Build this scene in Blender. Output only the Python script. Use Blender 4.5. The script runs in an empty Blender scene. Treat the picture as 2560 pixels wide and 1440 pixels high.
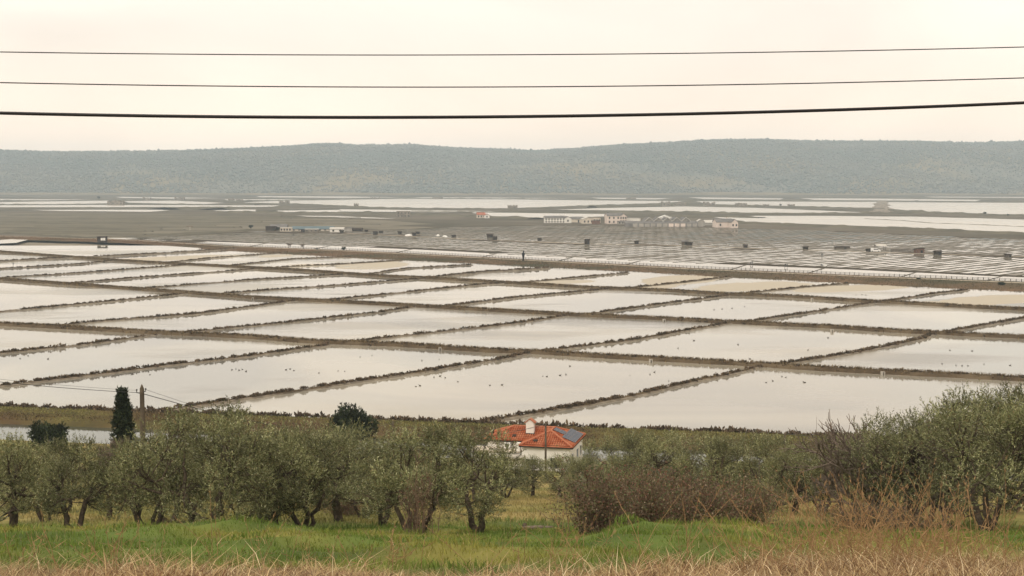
import bpy, math, random
import numpy as np
from mathutils import Vector, Matrix

# ------------------------------------------------------------------ camera
F, CX, CY, HC = 3414.0, 1280.0, 720.0, 36.0
PITCH = math.atan(268.0 / F)
CP, SP = math.cos(PITCH), math.sin(PITCH)
scene = bpy.context.scene
COL = scene.collection
cam_d = bpy.data.cameras.new('camera')
cam_d.lens = 36.0 * F / 2560.0
cam_d.sensor_width = 36.0
cam_d.clip_start, cam_d.clip_end = 0.1, 30000.0
cam = bpy.data.objects.new('camera', cam_d)
COL.objects.link(cam)
cam.location = (0, 0, HC)
cam.rotation_euler = (math.pi / 2 - PITCH, 0, 0)
scene.camera = cam

# ------------------------------------------------------------------ sky, sun, exposure
SUN_EL, SUN_AZ = math.radians(46), math.radians(208)     # azimuth clockwise from +Y (view direction)
world = bpy.data.worlds.new('World')
scene.world = world
world.use_nodes = True
wt = world.node_tree
wt.nodes.clear()
def WN(t, **kw):
    n = wt.nodes.new(t)
    for k, v in kw.items():
        setattr(n, k, v)
    return n
w_out = WN('ShaderNodeOutputWorld')
w_bg = WN('ShaderNodeBackground')
w_sky = WN('ShaderNodeTexSky', sky_type='NISHITA', sun_disc=False, sun_elevation=SUN_EL, sun_rotation=SUN_AZ)
w_sky.air_density, w_sky.dust_density = 1.0, 4.0
w_tc = WN('ShaderNodeTexCoord')
w_map = WN('ShaderNodeMapping')
w_map.inputs['Scale'].default_value = (1.0, 1.0, 2.6)
w_n1 = WN('ShaderNodeTexNoise')
w_n1.inputs['Scale'].default_value = 2.1
w_n1.inputs['Detail'].default_value = 5.0
w_n1.inputs['Roughness'].default_value = 0.5
w_n1.inputs['Distortion'].default_value = 0.5
w_rmp = WN('ShaderNodeValToRGB')
e = w_rmp.color_ramp.elements
e[0].position, e[0].color = 0.34, (0.96, 0.85, 0.735, 1)
e[1].position, e[1].color = 0.66, (1.20, 1.105, 0.945, 1)
m1 = e.new(0.5); m1.color = (1.09, 0.965, 0.835, 1)
w_mul = WN('ShaderNodeMixRGB', blend_type='MULTIPLY')
w_mul.inputs['Fac'].default_value = 1.0
w_mul.inputs['Color2'].default_value = (0.10, 0.10, 0.10, 1)      # Nishita strength
w_mix = WN('ShaderNodeMixRGB')
w_mix.inputs['Fac'].default_value = 0.96                          # closed cloud deck
L = wt.links.new
L(w_tc.outputs['Generated'], w_map.inputs['Vector'])
L(w_map.outputs['Vector'], w_n1.inputs['Vector'])
L(w_n1.outputs['Fac'], w_rmp.inputs['Fac'])
L(w_sky.outputs['Color'], w_mul.inputs['Color1'])
L(w_mul.outputs['Color'], w_mix.inputs['Color1'])
L(w_rmp.outputs['Color'], w_mix.inputs['Color2'])
# hazy overcast sky: a little brighter all round the horizon
w_sep = WN('ShaderNodeSeparateXYZ'); L(w_tc.outputs['Generated'], w_sep.inputs['Vector'])
w_abs = WN('ShaderNodeMath', operation='ABSOLUTE'); L(w_sep.outputs['Z'], w_abs.inputs[0])
w_hr = WN('ShaderNodeMapRange', interpolation_type='SMOOTHSTEP')
w_hr.inputs['From Min'].default_value, w_hr.inputs['From Max'].default_value = 0.0, 0.12
w_hr.inputs['To Min'].default_value, w_hr.inputs['To Max'].default_value = 1.0, 0.0
L(w_abs.outputs['Value'], w_hr.inputs['Value'])
w_sc = WN('ShaderNodeMixRGB', blend_type='MULTIPLY'); w_sc.inputs['Color2'].default_value = (1.34, 1.20, 1.07, 1)
L(w_mix.outputs['Color'], w_sc.inputs['Color1']); L(w_hr.outputs['Result'], w_sc.inputs['Fac'])
L(w_sc.outputs['Color'], w_bg.inputs['Color'])
w_bg.inputs['Strength'].default_value = 1.0
L(w_bg.outputs['Background'], w_out.inputs['Surface'])

sun_d = bpy.data.lights.new('sun', 'SUN')
sun_d.energy = 1.5
sun_d.angle = math.radians(22)
sun_d.color = (1.0, 0.93, 0.82)
sun = bpy.data.objects.new('sun', sun_d)
COL.objects.link(sun)
sd = Vector((math.sin(SUN_AZ) * math.cos(SUN_EL), math.cos(SUN_AZ) * math.cos(SUN_EL), math.sin(SUN_EL)))
sun.rotation_euler = (-sd).to_track_quat('-Z', 'Y').to_euler()
sun.location = (0, -30, 80)

vs = scene.view_settings
vs.view_transform, vs.look, vs.exposure, vs.gamma = 'Standard', 'None', 0.13, 1.0
vs.use_curve_mapping = False
scene.render.engine = 'CYCLES'
cy = scene.cycles
cy.use_denoising = True
try:
    cy.denoiser = 'OPENIMAGEDENOISE'
except Exception:
    pass
cy.max_bounces, cy.diffuse_bounces, cy.glossy_bounces = 6, 3, 3
cy.transparent_max_bounces, cy.volume_bounces = 6, 4
cy.sample_clamp_indirect = 6.0

# ------------------------------------------------------------------ helpers
def ray(px, py):
    a, b = (px - CX) / F, -(py - CY) / F
    return np.array([a, b * SP + CP, b * CP - SP])
def at(px, py, z=0.0):
    r = ray(px, py)
    t = (z - HC) / r[2]
    return Vector((r[0] * t, r[1] * t, z))
def atD(px, py, D):
    r = ray(px, py)
    t = D / r[1]
    return Vector((r[0] * t, D, HC + r[2] * t))
def zat(D, py):
    return atD(CX, py, D).z
def proj(P):
    P = np.asarray(P, float)
    dz = P[..., 2] - HC
    zc = P[..., 1] * CP - dz * SP
    yc = P[..., 1] * SP + dz * CP
    return CX + F * P[..., 0] / zc, CY - F * yc / zc
def S(t):
    t = np.clip(t, 0, 1)
    return t * t * (3 - 2 * t)

def fast_mesh(name, V, Fc, col=None, attrs=None, smooth=False):
    V = np.asarray(V, np.float32)
    Fc = np.asarray(Fc, np.int32)
    k = Fc.shape[1]
    me = bpy.data.meshes.new(name)
    me.vertices.add(len(V)); me.vertices.foreach_set('co', V.ravel())
    me.loops.add(Fc.size); me.loops.foreach_set('vertex_index', Fc.ravel())
    me.polygons.add(len(Fc))
    me.polygons.foreach_set('loop_start', np.arange(0, Fc.size, k, dtype=np.int32))
    me.polygons.foreach_set('loop_total', np.full(len(Fc), k, np.int32))
    if smooth:
        me.polygons.foreach_set('use_smooth', np.ones(len(Fc), bool))
    me.update(calc_edges=True)
    if col is not None:
        a = me.attributes.new('col', 'FLOAT_COLOR', 'POINT')
        c = np.ones((len(V), 4), np.float32); c[:, :3] = col
        a.data.foreach_set('color', c.ravel())
    for n, v in (attrs or {}).items():
        a = me.attributes.new(n, 'FLOAT', 'POINT')
        a.data.foreach_set('value', np.asarray(v, np.float32))
    return me

class MB:
    """collects boxes, bars, tubes and polygons; build() links them as ONE mesh object"""
    def __init__(s): s.v, s.f = [], []
    def add(s, vs_, fs_):
        o = len(s.v)
        s.v += [tuple(p) for p in vs_]
        s.f += [tuple(i + o for i in f) for f in fs_]
        return s
    def box(s, x0, x1, y0, y1, z0, z1, M=None):
        p = [Vector((x, y, z)) for z in (z0, z1) for y in (y0, y1) for x in (x0, x1)]
        if M is not None: p = [M @ q for q in p]
        return s.add(p, [(0, 2, 3, 1), (4, 5, 7, 6), (0, 1, 5, 4), (2, 6, 7, 3), (0, 4, 6, 2), (1, 3, 7, 5)])
    def prism(s, poly, y0, y1, M=None):
        """polygon in (x,z), extruded along y"""
        n = len(poly)
        p = [Vector((x, y0, z)) for x, z in poly] + [Vector((x, y1, z)) for x, z in poly]
        if M is not None: p = [M @ q for q in p]
        fs_ = [tuple(range(n)), tuple(range(2 * n - 1, n - 1, -1))]
        fs_ += [(i, i + n, (i + 1) % n + n, (i + 1) % n) for i in range(n)]
        return s.add(p, fs_)
    def tube(s, pts, rad, n=6, cap=True):
        pts = [Vector(p) for p in pts]
        if not hasattr(rad, '__len__'): rad = [rad] * len(pts)
        vs_, fs_ = [], []
        ref = Vector((0.31, 0.17, 0.93))
        for i, p in enumerate(pts):
            d = (pts[min(i + 1, len(pts) - 1)] - pts[max(i - 1, 0)])
            if d.length < 1e-9: d = Vector((0, 0, 1))
            d.normalize()
            a = d.cross(ref)
            if a.length < 1e-3: a = d.cross(Vector((1, 0, 0)))
            a.normalize(); b = d.cross(a)
            for k in range(n):
                t = 2 * math.pi * k / n
                vs_.append(p + (a * math.cos(t) + b * math.sin(t)) * rad[i])
        for i in range(len(pts) - 1):
            for k in range(n):
                k2 = (k + 1) % n
                fs_.append((i * n + k, i * n + k2, (i + 1) * n + k2, (i + 1) * n + k))
        if cap:
            fs_.append(tuple(range(n - 1, -1, -1)))
            fs_.append(tuple((len(pts) - 1) * n + k for k in range(n)))
        return s.add(vs_, fs_)
    def lathe(s, prof, n=10, sx=1.0, sy=1.0, M=None):
        """(r,z) profile turned about z"""
        vs_, fs_ = [], []
        for r, z in prof:
            for k in range(n):
                t = 2 * math.pi * k / n
                q = Vector((r * sx * math.cos(t), r * sy * math.sin(t), z))
                vs_.append(M @ q if M is not None else q)
        for i in range(len(prof) - 1):
            for k in range(n):
                k2 = (k + 1) % n
                fs_.append((i * n + k, i * n + k2, (i + 1) * n + k2, (i + 1) * n + k))
        fs_.append(tuple(range(n - 1, -1, -1)))
        fs_.append(tuple((len(prof) - 1) * n + k for k in range(n)))
        return s.add(vs_, fs_)
    def mesh(s, name, smooth=False):
        me = bpy.data.meshes.new(name)
        me.from_pydata(s.v, [], s.f)
        if smooth:
            me.polygons.foreach_set('use_smooth', [True] * len(me.polygons))
        me.update()
        return me
    def build(s, name, m, parent=None, smooth=False):
        return obj(name, s.mesh(name, smooth), m, parent)

def obj(name, me, m=None, parent=None):
    o = bpy.data.objects.new(name, me)
    COL.objects.link(o)
    if m is not None and not me.materials: me.materials.append(m)
    if parent is not None: o.parent = parent
    return o
def tag(o, label, cat, group=None, kind=None):
    o['label'] = label; o['category'] = cat
    if group: o['group'] = group
    if kind: o['kind'] = kind
    return o
def thing(name, label, cat, loc=(0, 0, 0), rz=0.0, group=None, scale=None):
    o = bpy.data.objects.new(name, None)
    COL.objects.link(o)
    o.empty_display_size = 0.2
    o.location = loc; o.rotation_euler = (0, 0, rz)
    if scale: o.scale = scale if hasattr(scale, '__len__') else (scale,) * 3
    return tag(o, label, cat, group)
def copy_tree(src, parent=None):
    c = src.copy(); COL.objects.link(c)
    if parent is not None: c.parent = parent
    for ch in list(src.children): copy_tree(ch, c)
    return c

# ------------------------------------------------------------------ materials
def mat(name, c1, c2=None, scale=3.0, rough=0.8, detail=4.0, bump=0.0, spec=0.3, metal=0.0, c3=None, scale2=None):
    m = bpy.data.materials.new(name); m.use_nodes = True
    nt = m.node_tree; b = nt.nodes['Principled BSDF']
    b.inputs['Roughness'].default_value = rough
    b.inputs['Specular IOR Level'].default_value = spec if rough < 0.84 else 0.0
    b.inputs['Metallic'].default_value = metal
    c1 = tuple(c1) + (1,)
    if c2 is None:
        c2 = tuple(v * 0.8 for v in c1[:3])
    c2 = tuple(c2) + (1,)
    g = nt.nodes.new('ShaderNodeNewGeometry')
    n = nt.nodes.new('ShaderNodeTexNoise')
    n.inputs['Scale'].default_value = scale; n.inputs['Detail'].default_value = detail
    r = nt.nodes.new('ShaderNodeValToRGB')
    r.color_ramp.elements[0].position, r.color_ramp.elements[0].color = 0.36, c1
    r.color_ramp.elements[1].position, r.color_ramp.elements[1].color = 0.64, c2
    nt.links.new(g.outputs['Position'], n.inputs['Vector'])
    nt.links.new(n.outputs['Fac'], r.inputs['Fac'])
    colsock = r.outputs['Color']
    if c3 is not None:
        n2 = nt.nodes.new('ShaderNodeTexNoise')
        n2.inputs['Scale'].default_value = scale2 or scale * 0.15
        n2.inputs['Detail'].default_value = 5
        nt.links.new(g.outputs['Position'], n2.inputs['Vector'])
        r2 = nt.nodes.new('ShaderNodeValToRGB')
        r2.color_ramp.elements[0].position = 0.45; r2.color_ramp.elements[1].position = 0.62
        nt.links.new(n2.outputs['Fac'], r2.inputs['Fac'])
        mx = nt.nodes.new('ShaderNodeMixRGB'); mx.inputs['Color2'].default_value = tuple(c3) + (1,)
        nt.links.new(r2.outputs['Color'], mx.inputs['Fac'])
        nt.links.new(colsock, mx.inputs['Color1'])
        colsock = mx.outputs['Color']
    nt.links.new(colsock, b.inputs['Base Color'])
    if bump:
        bp = nt.nodes.new('ShaderNodeBump'); bp.inputs['Strength'].default_value = bump
        bp.inputs['Distance'].default_value = 0.05
        nt.links.new(n.outputs['Fac'], bp.inputs['Height'])
        nt.links.new(bp.outputs['Normal'], b.inputs['Normal'])
    return m

def leaf_mat(name, trans=0.3, vary=0.3, rough=0.6, spec=0.25):
    """colour from the 'col' attribute, a little different from plant to plant; some light passes through the leaf"""
    m = bpy.data.materials.new(name); m.use_nodes = True
    nt = m.node_tree; b = nt.nodes['Principled BSDF']; out = nt.nodes['Material Output']
    a = nt.nodes.new('ShaderNodeAttribute'); a.attribute_name = 'col'
    oi = nt.nodes.new('ShaderNodeObjectInfo')
    mr = nt.nodes.new('ShaderNodeMapRange')
    mr.inputs['To Min'].default_value = 1 - vary / 2; mr.inputs['To Max'].default_value = 1 + vary / 2
    nt.links.new(oi.outputs['Random'], mr.inputs['Value'])
    mu = nt.nodes.new('ShaderNodeVectorMath'); mu.operation = 'SCALE'
    nt.links.new(a.outputs['Color'], mu.inputs[0]); nt.links.new(mr.outputs['Result'], mu.inputs['Scale'])
    nt.links.new(mu.outputs['Vector'], b.inputs['Base Color'])
    b.inputs['Roughness'].default_value = rough
    b.inputs['Specular IOR Level'].default_value = spec
    if trans > 0:
        t = nt.nodes.new('ShaderNodeBsdfTranslucent'); mx = nt.nodes.new('ShaderNodeMixShader')
        mx.inputs['Fac'].default_value = trans
        nt.links.new(mu.outputs['Vector'], t.inputs['Color'])
        nt.links.new(b.outputs['BSDF'], mx.inputs[1]); nt.links.new(t.outputs['BSDF'], mx.inputs[2])
        nt.links.new(mx.outputs['Shader'], out.inputs['Surface'])
    return m

def water_mat(name, bed1, bed2, rough0=0.02, rough1=0.18, bump=0.02, mud=(0.40, 0.345, 0.25), nscale=0.012, rip=(0.35, 1.4)):
    """shallow water over a pale bed; the 'mud' attribute says where the bed has fallen dry"""
    m = bpy.data.materials.new(name); m.use_nodes = True
    nt = m.node_tree; b = nt.nodes['Principled BSDF']
    N = nt.nodes.new; K = nt.links.new
    g = N('ShaderNodeNewGeometry')
    big = N('ShaderNodeTexNoise'); big.inputs['Scale'].default_value = nscale; big.inputs['Detail'].default_value = 4
    big.inputs['Distortion'].default_value = 1.2
    K(g.outputs['Position'], big.inputs['Vector'])
    at_ = N('ShaderNodeAttribute'); at_.attribute_name = 'mud'
    fine = N('ShaderNodeTexNoise'); fine.inputs['Scale'].default_value = 0.09; fine.inputs['Detail'].default_value = 7
    fine.inputs['Distortion'].default_value = 0.8
    K(g.outputs['Position'], fine.inputs['Vector'])
    sm = N('ShaderNodeMath'); sm.operation = 'MULTIPLY_ADD'
    K(fine.outputs['Fac'], sm.inputs[0]); sm.inputs[1].default_value = 0.9; K(at_.outputs['Fac'], sm.inputs[2])
    mk = N('ShaderNodeMapRange'); mk.interpolation_type = 'SMOOTHSTEP'
    mk.inputs['From Min'].default_value = 0.93; mk.inputs['From Max'].default_value = 1.08
    K(sm.outputs['Value'], mk.inputs['Value'])
    bed = N('ShaderNodeValToRGB')
    bed.color_ramp.elements[0].position, bed.color_ramp.elements[0].color = 0.38, tuple(bed1) + (1,)
    bed.color_ramp.elements[1].position, bed.color_ramp.elements[1].color = 0.62, tuple(bed2) + (1,)
    K(big.outputs['Fac'], bed.inputs['Fac'])
    mc = N('ShaderNodeMixRGB'); mc.inputs['Color2'].default_value = tuple(mud) + (1,)
    K(mk.outputs['Result'], mc.inputs['Fac']); K(bed.outputs['Color'], mc.inputs['Color1'])
    K(mc.outputs['Color'], b.inputs['Base Color'])
    # wind-rough and calm patches
    mp = N('ShaderNodeMapping'); mp.inputs['Scale'].default_value = (0.5, 1.0, 1.0); mp.inputs['Rotation'].default_value = (0, 0, 0.35)
    K(g.outputs['Position'], mp.inputs['Vector'])
    calm = N('ShaderNodeTexNoise'); calm.inputs['Scale'].default_value = nscale * 1.7; calm.inputs['Detail'].default_value = 5
    K(mp.outputs['Vector'], calm.inputs['Vector'])
    rr = N('ShaderNodeMapRange'); rr.interpolation_type = 'SMOOTHSTEP'
    rr.inputs['From Min'].default_value = 0.47; rr.inputs['From Max'].default_value = 0.62
    rr.inputs['To Min'].default_value = rough0; rr.inputs['To Max'].default_value = rough1
    K(calm.outputs['Fac'], rr.inputs['Value'])
    mr = N('ShaderNodeMixRGB'); mr.inputs['Color2'].default_value = (0.5, 0.5, 0.5, 1)
    K(mk.outputs['Result'], mr.inputs['Fac']); K(rr.outputs['Result'], mr.inputs['Color1'])
    K(mr.outputs['Color'], b.inputs['Roughness'])
    b.inputs['IOR'].default_value = 1.45
    b.inputs['Specular IOR Level'].default_value = 0.5
    rp = N('ShaderNodeTexNoise'); rp.inputs['Scale'].default_value = rip[1]; rp.inputs['Detail'].default_value = 3
    mp2 = N('ShaderNodeMapping'); mp2.inputs['Scale'].default_value = (rip[0], 1.0, 1.0)
    K(g.outputs['Position'], mp2.inputs['Vector']); K(mp2.outputs['Vector'], rp.inputs['Vector'])
    bp = N('ShaderNodeBump'); bp.inputs['Distance'].default_value = 0.05
    bs = N('ShaderNodeMapRange'); bs.inputs['From Min'].default_value = rough0; bs.inputs['From Max'].default_value = rough1
    bs.inputs['To Min'].default_value = bump * 0.15; bs.inputs['To Max'].default_value = bump
    K(rr.outputs['Result'], bs.inputs['Value']); K(bs.outputs['Result'], bp.inputs['Strength'])
    K(rp.outputs['Fac'], bp.inputs['Height']); K(bp.outputs['Normal'], b.inputs['Normal'])
    return m

M = {}
M['pan_water'] = water_mat('shallow_pan_water', (0.345, 0.312, 0.245), (0.20, 0.19, 0.165), rough1=0.26, bump=0.12)
M['far_water'] = water_mat('lagoon_water', (0.48, 0.44, 0.375), (0.44, 0.405, 0.35), rough0=0.2, rough1=0.26, bump=0.0)
M['canal_water'] = water_mat('canal_water', (0.055, 0.06, 0.045), (0.07, 0.075, 0.06), rough0=0.03, rough1=0.10, bump=0.05, nscale=0.05)
M['basin_water'] = water_mat('basin_brine', (0.38, 0.34, 0.28), (0.30, 0.265, 0.215), rough0=0.02, rough1=0.05, bump=0.01, mud=(0.17, 0.145, 0.11))
M['flat'] = mat('salt_marsh_mud', (0.12, 0.105, 0.082), (0.165, 0.147, 0.118), 0.02, 0.9, 6, c3=(0.095, 0.088, 0.068), scale2=0.006)
M['dry_field'] = mat('dry_grey_mud', (0.20, 0.18, 0.14), (0.155, 0.14, 0.11), 0.015, 0.9, 6)
M['bed'] = mat('pan_bed_mud', (0.25, 0.22, 0.17), (0.20, 0.17, 0.13), 0.05, 0.9)
M['dike'] = mat('dike_earth', (0.095, 0.068, 0.042), (0.062, 0.045, 0.029), 0.6, 0.95, 6, bump=0.6, c3=(0.13, 0.098, 0.062), scale2=0.12)
M['dike_mud'] = mat('dike_wet_mud', (0.22, 0.182, 0.132), (0.12, 0.098, 0.07), 0.7, 0.7, 6, bump=0.4)
M['far_dike'] = mat('far_dike_scrub', (0.105, 0.098, 0.075), (0.15, 0.135, 0.10), 0.05, 0.95, 6)
M['track'] = mat('pale_gravel_track', (0.42, 0.37, 0.30), (0.33, 0.29, 0.23), 0.4, 0.95)
M['wood_dark'] = mat('weathered_dark_wood', (0.045, 0.036, 0.03), (0.075, 0.06, 0.048), 2.0, 0.9)
M['wood_grey'] = mat('weathered_grey_wood', (0.15, 0.125, 0.10), (0.09, 0.075, 0.06), 3.0, 0.9)
M['wood_pole'] = mat('weathered_pole_wood', (0.13, 0.105, 0.075), (0.075, 0.06, 0.045), 2.5, 0.9, 6, bump=0.5)
M['bark'] = mat('olive_bark', (0.13, 0.10, 0.075), (0.06, 0.048, 0.037), 7.0, 0.95, 6, bump=0.9)
M['twig'] = mat('bare_twig_bark', (0.22, 0.175, 0.14), (0.13, 0.10, 0.08), 5.0, 0.95)
M['twig_red'] = mat('reddish_bramble_bark', (0.22, 0.15, 0.105), (0.12, 0.085, 0.06), 4.0, 0.95)
M['white_wall'] = mat('white_render', (0.80, 0.77, 0.72), (0.70, 0.67, 0.61), 0.8, 0.9)
M['cream_wall'] = mat('cream_render', (0.68, 0.60, 0.50), (0.56, 0.49, 0.41), 0.4, 0.9)
M['pink_wall'] = mat('pale_pink_render', (0.74, 0.63, 0.56), (0.62, 0.53, 0.47), 0.3, 0.9)
M['grey_wall'] = mat('grey_block_wall', (0.40, 0.37, 0.33), (0.30, 0.28, 0.25), 0.4, 0.9)
M['stone_wall'] = mat('ruin_stone', (0.30, 0.265, 0.22), (0.17, 0.15, 0.125), 0.35, 0.95)
M['roof_grey'] = mat('grey_roof', (0.20, 0.19, 0.18), (0.14, 0.135, 0.13), 0.3, 0.85)
M['roof_pale'] = mat('pale_sheet_roof', (0.55, 0.52, 0.47), (0.44, 0.42, 0.38), 0.3, 0.7)
M['roof_red'] = mat('faded_red_roof', (0.42, 0.16, 0.10), (0.33, 0.13, 0.085), 0.5, 0.85)
M['roof_blue'] = mat('blue_green_sheet_roof', (0.10, 0.15, 0.17), (0.075, 0.115, 0.13), 0.3, 0.6)
M['brick'] = mat('brown_brick', (0.20, 0.12, 0.09), (0.14, 0.09, 0.07), 0.6, 0.9)
M['dark_glass'] = mat('dark_window_glass', (0.03, 0.032, 0.035), None, 1.0, 0.15, spec=0.5)
M['panel_white'] = mat('white_board', (0.85, 0.84, 0.80), None, 1.0, 0.5)
M['tile'] = mat('terracotta_tile', (0.36, 0.105, 0.048), (0.25, 0.068, 0.034), 1.6, 0.85, 5, c3=(0.40, 0.155, 0.085), scale2=0.9)
M['tile_ridge'] = mat('terracotta_ridge_tile', (0.42, 0.16, 0.085), (0.34, 0.12, 0.06), 2.5, 0.8)
M['metal_dark'] = mat('dark_metal', (0.02, 0.02, 0.022), None, 2.0, 0.5)
M['cable'] = mat('black_cable_sheath', (0.012, 0.012, 0.014), None, 2.0, 0.45)
M['concrete'] = mat('pale_concrete', (0.52, 0.48, 0.42), (0.40, 0.37, 0.32), 1.5, 0.9)
M['solar'] = mat('solar_cell_glass', (0.05, 0.06, 0.085), (0.07, 0.08, 0.105), 2.0, 0.4, spec=0.15)
M['alu'] = mat('aluminium_frame', (0.22, 0.225, 0.24), None, 2.0, 0.45, metal=0.3)
M['plastic'] = mat('white_plastic', (0.78, 0.77, 0.74), (0.70, 0.69, 0.66), 3.0, 0.5)
M['van_paint'] = mat('white_van_paint', (0.82, 0.82, 0.80), None, 1.0, 0.25, spec=0.5)
M['rubber'] = mat('black_rubber', (0.02, 0.02, 0.02), None, 3.0, 0.8)
M['cloth_dark'] = mat('dark_cloth', (0.02, 0.02, 0.026), (0.03, 0.028, 0.032), 2.0, 0.9)
M['duck'] = mat('brown_plumage', (0.07, 0.055, 0.045), (0.035, 0.03, 0.026), 12.0, 0.8)
M['gull'] = mat('pale_plumage', (0.62, 0.60, 0.57), (0.5, 0.48, 0.46), 12.0, 0.8)
M['leaf'] = leaf_mat('leaf', trans=0.14)
M['blade'] = leaf_mat('grass_blade', trans=0.25, vary=0.05, spec=0.08)
M['scrub'] = leaf_mat('dike_scrub_leaf', trans=0.0, vary=0.35, rough=0.9, spec=0.0)
M['hill_tree'] = leaf_mat('hill_woodland', trans=0.0, vary=0.0, rough=0.95, spec=0.0)

RNG = np.random.default_rng(7)
random.seed(7)
PART1_END = True
def vnoise(x, y, s, seed=0):
    x = x * s + seed * 17.3; y = y * s - seed * 9.1
    return (np.sin(x * 1.0 + 1.7 * np.sin(y * 0.8 + seed)) + np.sin(y * 1.3 + 1.3 * np.sin(x * 0.7 + 2 + seed)) + 0.6 * np.sin(2.3 * x + 1.9 * y)) / 2.6
# ------------------------------------------------------------------ terrain
_D = [-60, 0, 8, 14, 20, 24, 28, 34, 40, 50, 62, 75, 90, 110, 130, 150, 160, 167, 170.5, 174, 500]
_Y = {14: 1510, 20: 1445, 24: 1415, 28: 1392, 34: 1362, 40: 1347, 50: 1336, 62: 1306, 75: 1281, 90: 1256, 110: 1232, 130: 1211}
_Z = {-60: 41.0, 0: 34.3, 8: 33.0, 150: 3.7, 160: 3.0, 167: 1.3, 170.5: 0.1, 174: -0.9, 500: -1.3}
_ZP = [(_Z[d] if d in _Z else zat(d, _Y[d])) for d in _D]
def gz(x, y):
    """height of the hillside"""
    x = np.asarray(x, float); y = np.asarray(y, float)
    Dq = y + 0.2 * np.clip(x, -120, 120) * S((y - 95) / 50.0)
    z = np.interp(Dq, _D, _ZP)
    z = 0.25 * np.interp(Dq - 2.5, _D, _ZP) + 0.5 * z + 0.25 * np.interp(Dq + 2.5, _D, _ZP)
    px = CX + F * x / np.maximum(y, 5)
    w = 0.30 * S((930 - px) / 220) + 0.42 * S((px - 1490) / 90) * S((2020 - px) / 160) - 0.12 * np.exp(-((px - 1250) / 170) ** 2)
    z = z + 1.25 * w * np.exp(-((y - 36.5) / 4.2) ** 2)
    z = z + S((y - 23) / 3) * S((46 - y) / 8) * (0.16 * vnoise(x, y * 1.6, 0.75, 12) + 0.10 * vnoise(x, y, 1.7, 13)) + 0.16 * np.exp(-((y - 29.5 - 1.2 * np.sin(x * 0.6)) / 1.6) ** 2)
    near = S((150 - Dq) / 60)
    z = z + near * (0.10 * np.sin(x * 0.7 + 1.3) * np.sin(y * 0.55) + 0.05 * np.sin(x * 1.9 + y * 1.3) + 0.03 * np.sin(3.1 * x - 2.3 * y))
    return z
def gp(px, D, dz=0.0):
    x = (px - CX) / F * D * 1.0
    for _ in range(4):                               # depth along the view axis differs a little from Y
        z = float(gz(x, D))
        zc = D * CP - (z - HC) * SP
        x = (px - CX) / F * zc
    return Vector((x, D, float(gz(x, D)) + dz))

def grid_sheet(x0, x1, y0, y1, nx, ny, zf):
    X, Y = np.meshgrid(np.linspace(x0, x1, nx), np.linspace(y0, y1, ny))
    Z = zf(X, Y)
    V = np.stack([X, Y, Z], -1).reshape(-1, 3)
    i = np.arange((nx - 1) * (ny - 1)); r, c = i // (nx - 1), i % (nx - 1)
    a = r * nx + c
    return V, np.stack([a, a + 1, a + nx + 1, a + nx], 1)

# hillside ground: straw near the camera, green turf, then tan grass in the grove
def hillside_mat():
    m = bpy.data.materials.new('hillside_turf'); m.use_nodes = True
    nt = m.node_tree; b = nt.nodes['Principled BSDF']; N = nt.nodes.new; K = nt.links.new
    g = N('ShaderNodeNewGeometry')
    n = N('ShaderNodeTexNoise'); n.inputs['Scale'].default_value = 0.35; n.inputs['Detail'].default_value = 6
    K(g.outputs['Position'], n.inputs['Vector'])
    a = N('ShaderNodeAttribute'); a.attribute_name = 'col'
    r = N('ShaderNodeValToRGB')
    r.color_ramp.elements[0].position, r.color_ramp.elements[0].color = 0.3, (0.6, 0.6, 0.6, 1)
    r.color_ramp.elements[1].position, r.color_ramp.elements[1].color = 0.7, (1.25, 1.2, 1.15, 1)
    K(n.outputs['Fac'], r.inputs['Fac'])
    mx = N('ShaderNodeMixRGB'); mx.blend_type = 'MULTIPLY'; mx.inputs['Fac'].default_value = 1
    K(a.outputs['Color'], mx.inputs['Color1']); K(r.outputs['Color'], mx.inputs['Color2'])
    K(mx.outputs['Color'], b.inputs['Base Color']); b.inputs['Roughness'].default_value = 0.95
    b.inputs['Specular IOR Level'].default_value = 0.1
    return m
def turf_col(x, y):
    px = CX + F * x / np.maximum(y, 5)
    straw, green, yell, tan = (np.array(c) for c in ((0.24, 0.17, 0.09), (0.095, 0.14, 0.03), (0.24, 0.215, 0.06), (0.30, 0.23, 0.11)))
    edge = 21.6 + 1.6 * vnoise(x, y, 0.5, 1) + 3.2 * S((px - 1700) / 300)
    t = S((y - edge + 2.0) / 4.0)[..., None]
    c = straw * (1 - t) + green * t
    y_mix = S((vnoise(x, y, 0.55, 2) + 0.1) / 0.9)[..., None] * 0.75
    c = c * (1 - t * y_mix) + yell * t * y_mix
    t2 = (S((y - 54) / 14) * (0.55 + 0.45 * S(vnoise(x, y, 0.22, 3) + 0.5)))[..., None]
    c = c * (1 - t2) + (0.55 * tan + 0.45 * yell) * t2
    return c
V, Fc = grid_sheet(-170, 170, -60, 215, 340, 276, gz)
me = fast_mesh('hillside', V, Fc, col=turf_col(V[:, 0], V[:, 1]), smooth=True)
tag(obj('hillside', me, hillside_mat()), 'grassy hillside dropping from straw and green turf to the canal', 'hillside', kind='structure')

# ground sheet out to the horizon, under water and mud
b = MB(); b.add([(-6000, 165, -1.5), (6000, 165, -1.5), (6000, 7000, -1.5), (-6000, 7000, -1.5)], [(0, 1, 2, 3)])
tag(b.build('ground', M['bed']), 'pale mud bed under the ponds reaching to the far hills', 'ground', kind='structure')
b = MB(); b.add([(-6000, -300, -2.2), (6000, -300, -2.2), (6000, 165.2, -2.2), (-6000, 165.2, -2.2)], [(0, 1, 2, 3)])
tag(b.build('ground', M['bed']), 'earth below the near hillside', 'ground', kind='structure')

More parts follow.
